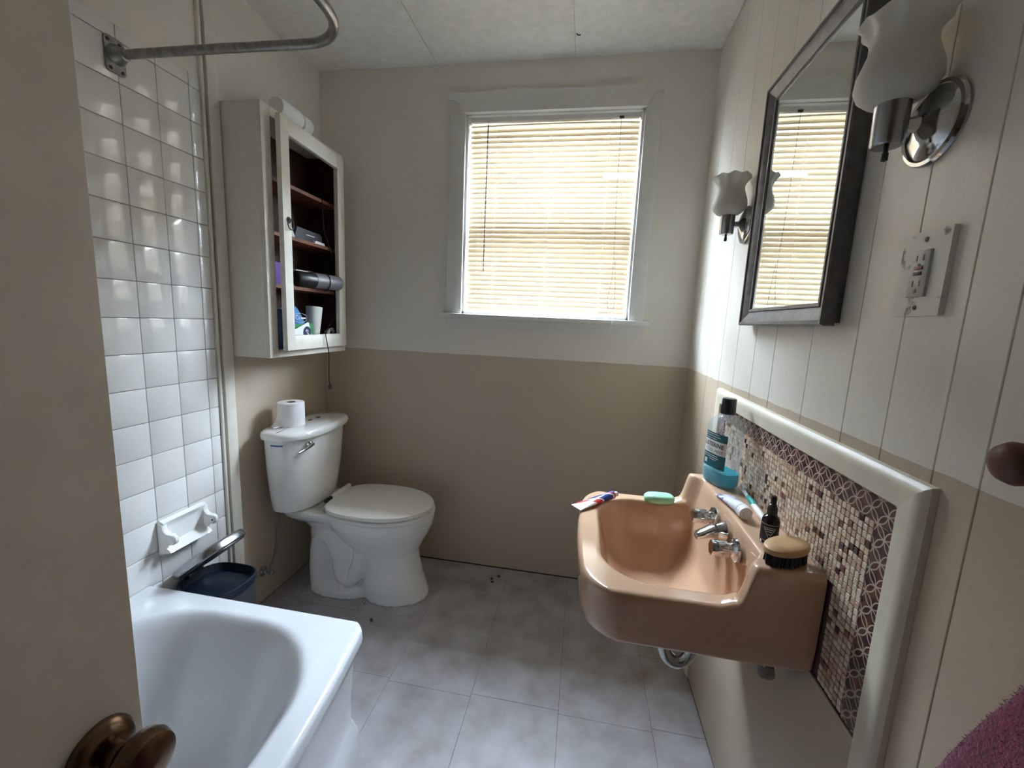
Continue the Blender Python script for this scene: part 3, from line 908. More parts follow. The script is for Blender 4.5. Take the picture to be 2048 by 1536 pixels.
for s in (0, 1):
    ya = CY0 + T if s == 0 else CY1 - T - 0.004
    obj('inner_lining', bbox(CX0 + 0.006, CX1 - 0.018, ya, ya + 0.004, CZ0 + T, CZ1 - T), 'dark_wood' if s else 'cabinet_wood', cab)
# face frame
ff_ = nb()
for a in ((CY0, CY0 + 0.046, CZ0, CZ1), (CY1 - 0.036, CY1, CZ0, CZ1), (CY0 + 0.046, CY1 - 0.036, CZ0, CZ0 + 0.030), (CY0 + 0.046, CY1 - 0.036, CZ1 - 0.034, CZ1)):
    box(ff_, CX1 - 0.016, CX1, a[0], a[1], a[2], a[3], bev=0.001, seg=1)
obj('face_frame', ff_, 'cream_trim', cab)
SH = (1.795, 1.596, 1.398)
for z in SH:
    obj('shelf', bbox(CX0 + 0.006, CX1 - 0.022, CY0 + T + 0.005, CY1 - T - 0.005, z - 0.009, z + 0.005), 'cabinet_wood', cab)
# door: hinged at the far side, slightly ajar
DY0, DY1, DZ0, DZ1 = 1.446, 1.893, 1.146, 2.004
dr = thing('door', None, None)
dr.parent = cab
dr.location = (CX1 + 0.001 - XL, DY1 - 1.66, 0)
dr.rotation_euler = (0, 0, math.radians(3.2))
W = DY1 - DY0
zb = CZ0
bm = nb()
for a in ((-W, -W + 0.048, DZ0, DZ1), (-0.056, 0.0, DZ0, DZ1), (-W + 0.048, -0.056, DZ0, DZ0 + 0.058), (-W + 0.048, -0.056, DZ1 - 0.056, DZ1)):
    box(bm, 0.0, 0.020, a[0], a[1], a[2] - zb, a[3] - zb, bev=0.0018, seg=2)
obj('door_frame', bm, 'cream_trim', dr, local=True)
hy = -W + 0.030
pp = obj('ring_pull', lathe(nb(), [(0.012, 0.0), (0.012, 0.002), (0.006, 0.007), (0.0, 0.008)], (0.020, hy, 1.640 - zb), 'X', 16, cap=False), 'charcoal', dr, local=True)
rg = []
for k in range(25):
    a = 2 * PI * k / 24
    rg.append((0.029, hy + 0.017 * math.sin(a), 1.624 - zb + 0.019 * math.cos(a)))
obj('ring', tube(nb(), rg, 0.0022, 8, cap=False), 'charcoal', dr, local=True)
for z in (1.28, 1.86):
    obj('door_hinge', tube(nb(), [(0.006, 0.004, z - 0.03 - zb), (0.006, 0.004, z + 0.03 - zb)], 0.004, 10), 'cream_trim', dr, local=True)

# ---- things in and on the cupboard
def lying_bottle(name, label, cat, c, L, r, rot, mb, mc):
    t_ = thing(name, label, cat, c, rot=rot)
    obj('bottle_body', lathe(nb(), [(0.0, 0.0), (r * 0.9, 0.0), (r, 0.006), (r, L * 0.62), (r * 0.8, L * 0.70), (r * 0.62, L * 0.73)], (0, 0, 0), 'X', 28, cap=False), mb, t_, local=True)
    obj('bottle_cap', lathe(nb(), [(r * 0.62, L * 0.73), (r * 0.95, L * 0.735), (r * 0.95, L * 0.98), (r * 0.9, L), (0, L)], (0, 0, 0), 'X', 28, cap=False), mc, t_, local=True)
    return t_
lying_bottle('toiletry_bottle', 'white bottle lying on top of the wall cupboard', 'bottle', (-1.213, 1.535, CZ1 + 0.0385), 0.185, 0.037, (0, 0, math.radians(91)), 'white_plastic', 'label_white')
sx_ = CX1 - 0.026
z2 = SH[1] + 0.0056
t_ = thing('glasses_case', 'charcoal case with pale lettering on the cupboard middle shelf', 'case', (-1.24, 1.68, z2))
obj('case_body', bev_all(prism(nb(), [(1.622, z2 + 0.010), (1.622, z2), (1.806, z2), (1.806, z2 + 0.040), (1.79, z2 + 0.048), (1.64, z2 + 0.052)], 'X', -1.275, -1.215), 0.006), 'charcoal', t_)
obj('print_bar', bbox(-1.2152, -1.2144, 1.697, 1.752, z2 + 0.027, z2 + 0.031), 'ink_white', t_)
tag(obj('paper_wedge', prism(nb(), [(1.568, z2), (1.620, z2), (1.598, z2 + 0.042)], 'X', -1.26, -1.21), 'outlet_grey', loc=(-1.235, 1.556, z2)), 'pale wedge of card beside the charcoal case on its shelf', 'card')
tag(obj('earbud_pouch', bev_all(prism(nb(), [(1.730, z2), (1.805, z2), (1.80, z2 + 0.010), (1.74, z2 + 0.012)], 'X', -1.212, -1.199), 0.004), 'label_white', loc=(-1.205, 1.73, z2)), 'small white pouch at the front of the middle shelf', 'pouch')
z3 = SH[2] + 0.0056
t_ = thing('hair_clipper', 'black and grey cylindrical clipper lying across the lower cupboard shelf', 'clipper', (-1.205, 1.70, z3 + 0.030))
obj('clipper_body', tube(nb(), [(-1.212, 1.615, z3 + 0.034), (-1.209, 1.625, z3 + 0.034), (-1.190, 1.70, z3 + 0.034)], [0.028, 0.033, 0.033], 24), 'black_plastic', t_)
obj('clipper_grip', tube(nb(), [(-1.190, 1.70, z3 + 0.034), (-1.168, 1.775, z3 + 0.034), (-1.151, 1.825, z3 + 0.034), (-1.150, 1.830, z3 + 0.034)], [0.034, 0.034, 0.033, 0.030], 24), 'grey_plastic', t_)
obj('strap', tube(nb(), [(-1.172 + 0.036 * math.cos(a) * 0.25, 1.757 - 0.036 * math.cos(a) * 0.05 + 0.0, z3 + 0.034 + 0.0) for a in (0,)] + [], 0.001) if False else tube(nb(), [Vector((-1.172, 1.760, z3 + 0.034)) + 0.0355 * (math.cos(a) * Vector((0.96, -0.28, 0)) + math.sin(a) * Vector((0, 0, 1))) for a in [2 * PI * k / 20 for k in range(21)]], 0.0028, 8, cap=False), 'black_plastic', t_)
t_ = thing('toiletry_tub', 'small white tub with marbled lid on the lower cupboard shelf', 'jar', (-1.280, 1.695, z3))
obj('tub_body', lathe(nb(), [(0.0, 0.0), (0.027, 0.0), (0.028, 0.003), (0.028, 0.044), (0.0, 0.044)], (-1.280, 1.695, z3), cap=False), 'worn_plate', t_)
obj('tub_lid', lathe(nb(), [(0.029, 0.044), (0.029, 0.066), (0.026, 0.0695), (0, 0.0695)], (-1.280, 1.695, z3), cap=False), 'grey_plastic', t_)
tag(obj('flat_packet', bbox(-1.325, -1.235, 1.65, 1.735, z3 + 0.0700, z3 + 0.0755, bev=0.001), 'label_white', loc=(-1.28, 1.69, z3 + 0.0700)), 'flat white packet lying on the small tub', 'packet')
tag(obj('grey_carton', bbox(-1.325, -1.265, 1.76, 1.88, z3, z3 + 0.085, bev=0.002), 'maroon_box', loc=(-1.295, 1.82, z3)), 'dull maroon carton at the back of the lower shelf', 'carton')
tag(obj('purple_carton', bbox(-1.25, -1.205, 1.448, 1.520, z3, z3 + 0.085, bev=0.0015), 'purple_box', loc=(-1.23, 1.47, z3)), 'purple and white carton beside the door edge', 'carton')
z4 = CZ0 + T + 0.001
t_ = thing('wipes_pack', 'glossy blue refill pack with white logo at the cupboard bottom', 'packet', (-1.25, 1.58, z4))
bm = nb()
rows = []
for i in range(13):
    u = i / 12
    hgt = 0.195 * (1 - 0.75 * max(0, (u - 0.45) / 0.55) ** 1.6) * (0.9 + 0.1 * smooth01(0, 0.3, u))
    rows.append([(-1.228 + 0.030 * math.cos(a), 1.535 + 0.165 * u, z4 + hgt * (0.5 + 0.5 * math.sin(a))) for a in [2 * PI * k / 16 for k in range(16)]])
obj('pack_body', loft(bm, rows), 'bag_blue', t_)
lm = text_mesh('Ca', 0.026)
o = obj('lettering', lm, 'ink_white', t_, local=True)
o.matrix_local = Matrix.Translation((-1.1965 + 1.25, 1.600 - 1.58, 0.140)) @ Matrix.Rotation(PI / 2, 4, 'Z') @ Matrix.Rotation(PI / 2, 4, 'X')
obj('print_bar', bbox(-1.1972, -1.1962, 1.620, 1.652, z4 + 0.135, z4 + 0.141), 'ink_white', t_)
obj('oval_outline', tube(nb(), [(-1.1965, 1.615 + 0.046 * math.cos(a), z4 + 0.139 + 0.019 * math.sin(a)) for a in [2 * PI * k / 32 for k in range(33)]], 0.0008, 6, cap=False), 'ink_white', t_)
tag(obj('green_packet', bev_all(prism(nb(), [(1.56, z4 + 0.001), (1.705, z4 + 0.001), (1.69, z4 + 0.118), (1.57, z4 + 0.112)], 'X', -1.1945, -1.1920), 0.002), 'bag_green', loc=(-1.19, 1.60, z4)), 'flat green packet in front of the blue refill pack', 'packet')
t_ = thing('emblem_card', 'tilted white card with round navy emblem at the cupboard bottom', 'card', (-1.182, 1.628, z4 + 0.004), rot=(math.radians(20), 0, 0))
obj('card_sheet', bbox(-0.0008, 0.0008, -0.045, 0.060, 0.020, 0.105, bev=0.0003, seg=1), 'label_white', t_, local=True)
obj('emblem_disc', lathe(nb(), [(0.0, 0.0), (0.026, 0.0), (0.026, 0.0006), (0, 0.0006)], (0.0008, 0.034, 0.066), 'X', 28, cap=False), 'navy_ink', t_, local=True)
obj('emblem_stroke', tube(nb(), spline([(0.0016, 0.026, 0.072), (0.0016, 0.034, 0.078), (0.0016, 0.040, 0.070), (0.0016, 0.032, 0.064), (0.0016, 0.040, 0.056), (0.0016, 0.028, 0.054)], 5), 0.0022, 6), 'label_white', t_, local=True)
t_ = thing('maroon_booklet', 'narrow maroon booklet leaning by the white card', 'booklet', (-1.186, 1.54, z4))
obj('booklet_cover', bbox(-1.1850, -1.1838, 1.545, 1.590, z4, z4 + 0.09, bev=0.0005, seg=1), 'maroon_box', t_)
tag(obj('paper_cup', tube(nb(), [(-1.225, 1.735, z4 + 0.004), (-1.225, 1.752, z4 + 0.190)], [0.023, 0.036], 24), 'label_white', loc=(-1.24, 1.69, z4)), 'tall pale paper cup tipped over beside the blue pack', 'cup')
tag(obj('crumpled_foil', tube(nb(), spline([(-1.205, 1.795, z4 + 0.012), (-1.20, 1.81, z4 + 0.05), (-1.205, 1.83, z4 + 0.080), (-1.20, 1.85, z4 + 0.088), (-1.205, 1.865, z4 + 0.075)], 4), 0.008, 7), 'label_white', loc=(-1.20, 1.79, z4 + 0.004)), 'crumpled white wrapper beside the pale cup', 'wrapper')
tag(obj('charging_cable', tube(nb(), spline([(-1.215, 1.775, SH[0] + 0.0085), (-1.198, 1.775, SH[0] + 0.0085), (-1.1905, 1.777, SH[0] + 0.003), (-1.1905, 1.778, SH[0] - 0.03), (-1.1905, 1.79, 1.66), (-1.1905, 1.815, 1.62), (-1.1905, 1.852, 1.54), (-1.1905, 1.860, 1.40), (-1.190, 1.86, 1.30), (-1.170, 1.76, 1.222), (-1.150, 1.715, 1.214), (-1.137, 1.703, 1.203), (-1.130, 1.70, 1.17), (-1.136, 1.722, 1.12), (-1.145, 1.735, 1.06), (-1.155, 1.748, 1.00), (-1.160, 1.760, 0.965)], 7), 0.0022, 8), 'black_plastic', loc=(-1.15, 1.72, 1.12)), 'thin black cable hanging out of the cupboard', 'cable')
tag(obj('cable_plug', bbox(-1.166, -1.154, 1.754, 1.768, 0.945, 0.967, bev=0.002), 'charcoal', bpy.data.objects['charging_cable']))

# ================================================================ WALL-HUNG SINK
SY0, SY1, SCY = 0.787, 1.312, 1.050
SZR, SZS, SZB = 0.772, 0.862, 0.656
XB = XR - 0.0085
def sink_front(y):
    q = abs(y - SCY) / (SY1 - SCY)
    e = 0.018 + 0.022 * q ** 2
    r = 0.085
    d = abs(y - SCY) - ((SY1 - SCY) - r)
    if d > 0:
        e += (r - math.sqrt(max(0, r * r - d * d))) * 0.72
    return e
sk = thing('hanging_sink', 'peach enamel wall-hung sink with raised back ledge', 'sink', (XR, SCY, SZB))
NU, NV = 110, 120
bm = nb()
g = []
RB = 0.013
for j in range(NV + 1):
    v = 0.5 - 0.5 * math.cos(PI * j / NV)
    v = 0.6 * v + 0.4 * j / NV
    y = SY0 + (SY1 - SY0) * v
    e = sink_front(y)
    row = []
    for i in range(NU + 1):
        u = i / NU
        x = e + (XB - e) * u
        # raised ledge: set back in the middle, deeper at both ends
        fx = 0.340 + 0.030 * smooth01(0.242, 0.195, abs(y - SCY))
        s = smooth01(fx - 0.012, fx + 0.012, x)
        z = SZR + (SZS - SZR) * s
        # rim rises into the ledge with a fillet
        if x < fx: z += 0.012 * smooth01(fx - 0.05, fx - 0.008, x) * (1 - s)
        # bowl
        bx0, bx1 = 0.078, 0.368
        cxb, hx, hy = (bx0 + bx1) / 2, (bx1 - bx0) / 2, 0.212
        rr = 0.115 if x < cxb else 0.045
        qx, qy = max(abs(x - cxb) - (hx - rr), 0), max(abs(y - SCY) - (hy - rr), 0)
        d = rr - math.hypot(qx, qy) if (qx > 0 or qy > 0) else min(hx - abs(x - cxb), hy - abs(y - SCY))
        if qx == 0 and qy == 0: d = max(d, rr)
        if d > -0.008:
            k_ = smooth01(-0.008, 0.030, d) * 0.55 + smooth01(0.0, 0.105, d) * 0.45
            zb_ = 0.605
            if x > fx - 0.03 and abs(y - SCY) < 0.2:
                pass
            z = z + (zb_ + 0.0 - z) * k_ if s < 0.02 else z - (z - zb_) * k_ * (1 - s)
        do = min(x - e, y - SY0, SY1 - y)
        if do < RB: z -= RB - math.sqrt(max(0, RB * RB - (RB - do) ** 2))
        row.append(bm.verts.new((x, y, z)))
    g.append(row)
for j in range(NV):
    for i in range(NU):
        bm.faces.new((g[j][i], g[j][i + 1], g[j + 1][i + 1], g[j + 1][i]))
border = [g[0][i] for i in range(NU, -1, -1)] + [g[j][0] for j in range(1, NV + 1)] + [g[NV][i] for i in range(1, NU + 1)]
base = [v.co.copy() for v in border]
cen = Vector((0.30, SCY, 0))
prev = border
for k_, z in ((1.0, None), (0.985, 0.69), (0.972, 0.664), (0.95, SZB), (0.84, SZB + 0.004), (0.66, SZB - 0.03), (0.5, SZB - 0.066), (0.2, SZB - 0.075)):
    cur = []
    for b in base:
        zz = z if z is not None else min(b.z, SZR) - 0.012
        if z is None: zz = b.z - 0.010
        x = cen.x + (b.x - cen.x) * k_ if b.x < cen.x else (b.x if k_ > 0.9 else cen.x + (b.x - cen.x) * k_)
        y = SCY + (b.y - SCY) * (k_ if k_ < 0.9 else 1 - (1 - k_) * 0.25)
        cur.append(bm.verts.new((x, y, zz)))
    for a in range(len(prev) - 1):
        bm.faces.new((prev[a], prev[a + 1], cur[a + 1], cur[a]))
    prev = cur
bm.faces.new(prev)
basin = obj('basin', bm, 'peach_enamel', sk, angle=75)
sm = basin.modifiers.new('soften', 'SMOOTH')
sm.factor = 0.5; sm.iterations = 3
# taps and spout on the ledge riser
def tap(yc, zc_):
    h = obj('tap_handle', lathe(nb(), [(0.026, 0.0), (0.0255, -0.006), (0.018, -0.010), (0.0145, -0.014), (0.0145, -0.020)], (0.364, yc, zc_), 'X', 28), 'chrome', sk)
    bm = nb()
    n = 40
    rings = []
    for hx_, k_ in ((-0.018, 0.92), (-0.021, 1.0), (-0.050, 0.96), (-0.054, 0.90), (-0.055, 0.3)):
        rings.append([(0.364 + hx_, yc + k_ * (0.0168 + 0.0012 * math.cos(6 * 2 * PI * q / n)) * math.cos(2 * PI * q / n), zc_ + k_ * (0.0168 + 0.0012 * math.cos(6 * 2 * PI * q / n)) * math.sin(2 * PI * q / n)) for q in range(n)])
    obj('knob', loft(bm, rings), 'chrome', h)
tap(1.085, 0.822)
tap(0.925, 0.822)
sp1 = obj('spout_base', lathe(nb(), [(0.023, 0.0), (0.022, -0.006), (0.017, -0.016), (0.013, -0.026)], (0.364, 1.005, 0.826), 'X', 28), 'chrome', sk)
rings = []
for u, (x_, z_, wy, wz) in enumerate(((0.345, 0.824, 0.017, 0.016), (0.334, 0.823, 0.0175, 0.015), (0.320, 0.817, 0.0165, 0.012), (0.308, 0.811, 0.015, 0.010), (0.301, 0.808, 0.013, 0.008), (0.298, 0.807, 0.007, 0.004))):
    rings.append([(x_, 1.005 + a, z_ + b_) for a, b_ in dshape(wy, wz, 24, 2.6)])
obj('spout', loft(nb(), rings), 'chrome', sp1)
obj('lift_rod', lathe(nb(), [(0.003, 0.0), (0.003, 0.018), (0.006, 0.020), (0.006, 0.026), (0.0, 0.028)], (0.340, 1.005, 0.838), 'Z', 14, cap=False), 'chrome', sp1)
obj('drain_ring', lathe(nb(), [(0.0, 0.001), (0.012, 0.001), (0.020, 0.004), (0.024, 0.002)], (0.235, SCY, 0.606), 'Z', 24, cap=False), 'chrome', sk)
# chrome trap and stop valve below
tp = spline([(0.248, 0.985, 0.590), (0.248, 0.985, 0.56), (0.250, 0.985, 0.515), (0.262, 0.985, 0.488), (0.281, 0.985, 0.478), (0.300, 0.985, 0.488), (0.312, 0.985, 0.515), (0.315, 0.985, 0.555), (0.325, 0.985, 0.585), (0.36, 0.985, 0.592), (XR - 0.0085, 0.985, 0.592)], 6)
to_ = obj('drain_trap', tube(nb(), tp, 0.0165, 16), 'chrome', sk)
for zz in (0.545,):
    obj('slip_nut', lathe(nb(), [(0.017, -0.009), (0.0215, -0.009), (0.0215, 0.009), (0.017, 0.009)], (0.248, 0.985, zz), 'Z', 8), 'dull_chrome', to_)
obj('slip_nut', lathe(nb(), [(0.017, -0.009), (0.0215, -0.009), (0.0215, 0.009), (0.017, 0.009)], (0.315, 0.985, 0.548), 'Z', 8), 'dull_chrome', to_)
vv = obj('supply_valve', tube(nb(), [(0.385, 0.905, 0.627), (0.40, 0.86, 0.627), (0.415, 0.835, 0.625)], 0.007, 12), 'dull_chrome', sk)
obj('valve_handle', lathe(nb(), [(0.0, -0.012), (0.016, -0.012), (0.018, 0.0), (0.016, 0.010), (0.0, 0.012)], (0.418, 0.842, 0.612), 'X', 12, cap=False), 'dull_chrome', vv)
obj('hanger_bracket', bbox(0.355, XR - 0.0085, 0.83, 0.92, 0.636, 0.645, bev=0.001), 'dull_chrome', sk)

# ================================================================ MOSAIC SPLASHBACK
MY0, MY1, MZ0, MZ1 = 0.661, 1.470, 0.662, 1.056      # inner edges of the moulding
mo = thing('mosaic_splashback', 'framed splashback of tiny tan mosaic with ring-patterned dark border', 'splashback', (XR, 1.06, MZ0))
obj('backing', bbox(XR - 0.0030, XR - 0.0003, MY0, MY1, MZ0, MZ1), 'mosaic_grout', mo)
BW = 0.045
for a in ((MY0, MY1, MZ1 - BW, MZ1), (MY0, MY0 + BW, MZ0, MZ1 - BW), (MY1 - BW, MY1, MZ0, MZ1 - BW)):
    obj('border_strip', bbox(XR - 0.0062, XR - 0.001, a[0], a[1], a[2], a[3], bev=0.0006, seg=1), 'border_print', mo)
PT = 0.0120
cells = []
ny = int((MY1 - MY0 - 2 * BW) / PT)
nz_ = int((MZ1 - BW - MZ0) / PT)
rng = random.Random(3)
for i in range(ny):
    for j in range(nz_):
        y, z = MY0 + BW + (i + 0.5) * PT, MZ1 - BW - (j + 0.5) * PT
        r = rng.random()
        mname = 'dark_tile' if r < 0.030 else 'brown_tile' if r < 0.10 else 'tan_tile' if r < 0.55 else 'pale_tile'
        hidden = (SY0 - 0.01 < y < SY1 + 0.01 and SZB < z < SZS - 0.005)
        if hidden: continue
        cells.append((y, z, mname, rng.uniform(-0.0006, 0.0004)))
cells.sort(key=lambda c: c[0] + (0.0 if c[1] > SZS or c[0] < SY0 else 1))
def chip(bm, y, z, dx):
    box(bm, XR - 0.0065 + dx, XR - 0.002, y - PT / 2 + 0.0010, y + PT / 2 - 0.0010, z - PT / 2 + 0.0010, z + PT / 2 - 0.0010)
chip_me = {}
for y, z, mn, dx in cells[:300]:
    if mn not in chip_me:
        b = nb()
        box(b, -0.0045, 0.0, -PT / 2 + 0.0010, PT / 2 - 0.0010, -PT / 2 + 0.0010, PT / 2 - 0.0010, bev=0.0007, seg=1)
        o = obj('mosaic_tile', b, mn, mo, local=True)
        chip_me[mn] = o.data
    else:
        o = obj('mosaic_tile', chip_me[mn], None, mo, local=True)
    o.location = (-0.002 + dx, y - 1.06, z - MZ0)
rest = nb()
order = ('tan_tile', 'pale_tile', 'brown_tile', 'dark_tile')
for k_, mn in enumerate(order):
    for y, z, m_, dx in cells[300:]:
        if m_ == mn:
            n0 = len(rest.faces)
            chip(rest, y, z, dx)
            rest.faces.ensure_lookup_table()
            for f in rest.faces[n0:]: f.material_index = k_
o = obj('mosaic_field', rest, None, mo, smooth=False, kind='stuff')
for mn in order: o.data.materials.append(MATS[mn])
# half-round cream moulding: top rail and near stile, cover board below
def moulding(rail):
    """flat-faced cream moulding with a rounded outer edge; mitred where rail and stiles meet"""
    prof = [(0.0, 0.0), (0.0, 0.011), (0.002, 0.013), (0.026, 0.015), (0.036, 0.0155), (0.043, 0.013), (0.0475, 0.008), (0.049, 0.0)]
    x = lambda h: XR - 0.0003 - h
    if rail: return loft(nb(), [[(x(h), MY0 - d, MZ1 + d) for d, h in prof], [(x(h), MY1 + d, MZ1 + d) for d, h in prof]])
def stile(far):
    prof = [(0.0, 0.0), (0.0, 0.011), (0.002, 0.013), (0.026, 0.015), (0.036, 0.0155), (0.043, 0.013), (0.0475, 0.008), (0.049, 0.0)]
    x = lambda h: XR - 0.0003 - h
    yv = (lambda d: MY1 + d) if far else (lambda d: MY0 - d)
    return loft(nb(), [[(x(h), yv(d), 0.012) for d, h in prof], [(x(h), yv(d), MZ1 + d) for d, h in prof]])
obj('top_moulding', moulding(True), 'moulding_paint', mo, angle=30)
obj('side_moulding', stile(False), 'moulding_paint', mo, angle=30)
obj('side_moulding', stile(True), 'moulding_paint', mo, angle=30)
obj('cover_board', bbox(XR - 0.0075, XR - 0.0003, 0.662, 1.469, 0.012, MZ0 - 0.004, bev=0.0015), 'panel_paint', mo)
obj('ledge_shadow_gap', bbox(XR - 0.0045, XR - 0.0003, 0.662, 1.469, MZ0 - 0.004, MZ0), 'gap_shade', mo)

# ================================================================ THINGS ON THE SINK
# ---- mouthwash bottle
BA, BB, BN = 0.0535, 0.0345, 3.0
bt = thing('mouthwash_bottle', 'clear mouthwash bottle with black cap and teal label on the sink ledge', 'bottle', (0.417, 1.238, SZS + 0.0008), rot=(0, 0, math.radians(20)))
def bsec(ka, kb, z, n=44, e=BN):
    return [(kb * BB * (math.copysign(abs(math.cos(2 * PI * k / n)) ** (2 / e), math.cos(2 * PI * k / n))), ka * BA * (math.copysign(abs(math.sin(2 * PI * k / n)) ** (2 / e), math.sin(2 * PI * k / n))), z) for k in range(n)]
prof = ((0.86, 0.82, 0.0), (0.96, 0.95, 0.004), (1.0, 1.0, 0.014), (1.0, 1.0, 0.045), (0.975, 0.97, 0.052), (0.975, 0.97, 0.150), (1.0, 1.0, 0.156), (1.0, 1.0, 0.166), (0.93, 0.92, 0.178), (0.72, 0.76, 0.190), (0.42, 0.56, 0.200))
body = nb()
loft(body, [bsec(a, b_, z) for a, b_, z in prof] + [bsec(0.30, 0.465, 0.203, e=2), bsec(0.30, 0.465, 0.215, e=2)])
obj('bottle_body', body, 'clear_plastic', bt, local=True)
obj('mouthwash_liquid', loft(nb(), [bsec(a * 0.965, b_ * 0.955, z) for a, b_, z in ((0.86, 0.82, 0.0025), (0.96, 0.95, 0.006), (1.0, 1.0, 0.015), (1.0, 1.0, 0.040))]), 'mouthwash', bt, local=True)
cp = []
for z, r in ((0.205, 0.0185), (0.207, 0.0190), (0.246, 0.0180), (0.249, 0.0165)):
    cp.append([((r + 0.0005 * (k % 2)) * math.cos(2 * PI * k / 60), (r + 0.0005 * (k % 2)) * math.sin(2 * PI * k / 60), z) for k in range(60)])
obj('bottle_cap', loft(nb(), cp), 'black_plastic', bt, local=True)
def on_front(u, z, eps, k=0.975):
    a, b_ = BA * k, BB * 0.97
    u = max(-a * 0.995, min(a * 0.995, u))
    return (-(b_ * (1 - (abs(u) / a) ** BN) ** (1 / BN)) - eps, -u, z)
def label_patch(u0, u1, z0, z1, eps, nu=24, nz=4, top_arc=0.0):
    rows = []
    for j in range(nz + 1):
        row = []
        for i in range(nu + 1):
            u = u0 + (u1 - u0) * i / nu
            z = z0 + (z1 - z0) * j / nz
            row.append(on_front(u, z, eps))
        rows.append(row)
    return loft(nb(), rows, cap=False, closed=False)
lb = obj('paper_label', label_patch(-0.044, 0.044, 0.056, 0.148, 0.0006), 'label_white', bt, local=True)
obj('label_band', label_patch(-0.0445, 0.0445, 0.128, 0.150, 0.0010), 'label_teal', lb, local=True)
obj('label_band', label_patch(-0.0445, 0.0445, 0.050, 0.090, 0.0010), 'label_teal', lb, local=True)
obj('seal_mark', label_patch(-0.030, -0.019, 0.058, 0.071, 0.0014), 'label_white', lb, local=True)
def label_text(s, size, uc, zc_, mt_, bold=0.0):
    me = text_mesh(s, size)
    if bold:
        pass
    for v in me.vertices:
        u, z = v.co.x + uc, v.co.y + zc_
        v.co = on_front(u, z, 0.0016)
    obj('lettering', me, mt_, lb, local=True)
label_text('LISTERINE', 0.0175, 0.0, 0.115, 'ink_black')
label_text('LISTERINE', 0.0175, 0.0006, 0.1153, 'ink_black')
label_text('COOL MINT', 0.0125, 0.004, 0.0985, 'label_teal')
for u0, u1, z in ((-0.036, 0.020, 0.1455), (-0.036, 0.026, 0.1390), (-0.036, 0.012, 0.1325), (-0.034, 0.022, 0.0840), (-0.034, 0.026, 0.0785), (-0.010, 0.018, 0.0730)):
    obj('print_bar', label_patch(u0, u1, z - 0.0009, z + 0.0009, 0.0014, nz=1), 'ink_white', lb, local=True)

# ---- tubes
def squeeze_tube(name, label, p0, p1, r, wdt, mb, mc, capl=0.018, cr=0.013, z0=0.0):
    p0, p1 = Vector(p0), Vector(p1)
    d = p1 - p0
    L = d.length
    t_ = thing(name, label, 'toothpaste', p0, rot=(0, 0, math.atan2(d.y, d.x)))
    rings = []
    n = 28
    for k in range(12):
        u = k / 11
        a = wdt / 2 + (r - wdt / 2) * smooth01(0.0, 1.0, u)
        b_ = 0.0012 + (r - 0.0012) * (u ** 0.75)
        rings.append([((L - capl) * u, a * math.cos(2 * PI * q / n), b_ + b_ * math.sin(2 * PI * q / n)) for q in range(n)])
    rings.append([((L - capl) + 0.004, 0.6 * r * math.cos(2 * PI * q / n), r + 0.6 * r * math.sin(2 * PI * q / n)) for q in range(n)])
    obj('tube_body', loft(nb(), rings), mb, t_, local=True)
    obj('tube_cap', lathe(nb(), [(cr * 0.95, L - capl + 0.002), (cr, L - capl + 0.004), (cr * 0.9, L - 0.001), (cr * 0.45, L), (cr * 0.4, L + 0.003), (0.0, L + 0.003)], (0, 0, r), 'X', 24, cap=False), mc, t_, local=True)
    return t_
squeeze_tube('toothpaste_tube', 'red, white and blue toothpaste tube on the sink rim', (0.012, 1.150, SZR + 0.003), (0.135, 1.258, SZR + 0.003), 0.0125, 0.042, 'tube_red_blue', 'white_plastic', cr=0.008)
squeeze_tube('toothpaste_tube', 'white tube with blue print and round white cap on the sink ledge', (0.398, 1.142, SZS + 0.001), (0.402, 0.995, SZS + 0.001), 0.0155, 0.046, 'tube_floral', 'white_plastic', capl=0.022, cr=0.0165)
# ---- toothbrush
p0, p1 = Vector((0.460, 1.190, SZS + 0.009)), Vector((0.440, 0.985, SZS + 0.008))
tb = thing('toothbrush', 'white and teal toothbrush lying behind the tube', 'toothbrush', p0)
def along(u, dz=0.0): return p0.lerp(p1, u) + Vector((0, 0, dz))
obj('handle', tube(nb(), [along(0.0), along(0.05), along(0.25), along(0.45), along(0.7), along(0.95), along(1.0)], [0.004, 0.0058, 0.0045, 0.006, 0.0075, 0.0075, 0.004], 14), 'white_plastic', tb)
obj('grip', tube(nb(), [along(0.30, 0.0012), along(0.36, 0.0012), along(0.50, 0.0012), along(0.60, 0.0012)], [0.004, 0.0065, 0.0078, 0.0055], 14), 'teal', tb)
bm = nb()
for i in range(8):
    for j in range(3):
        c = along(0.02 + 0.016 * i) + Vector(((j - 1) * 0.0035, 0, 0))
        tube(bm, [c + Vector((0, 0, 0.003)), c + Vector((0, 0, 0.013))], 0.0015, 6)
obj('bristles', bm, 'label_white', tb, kind='stuff')
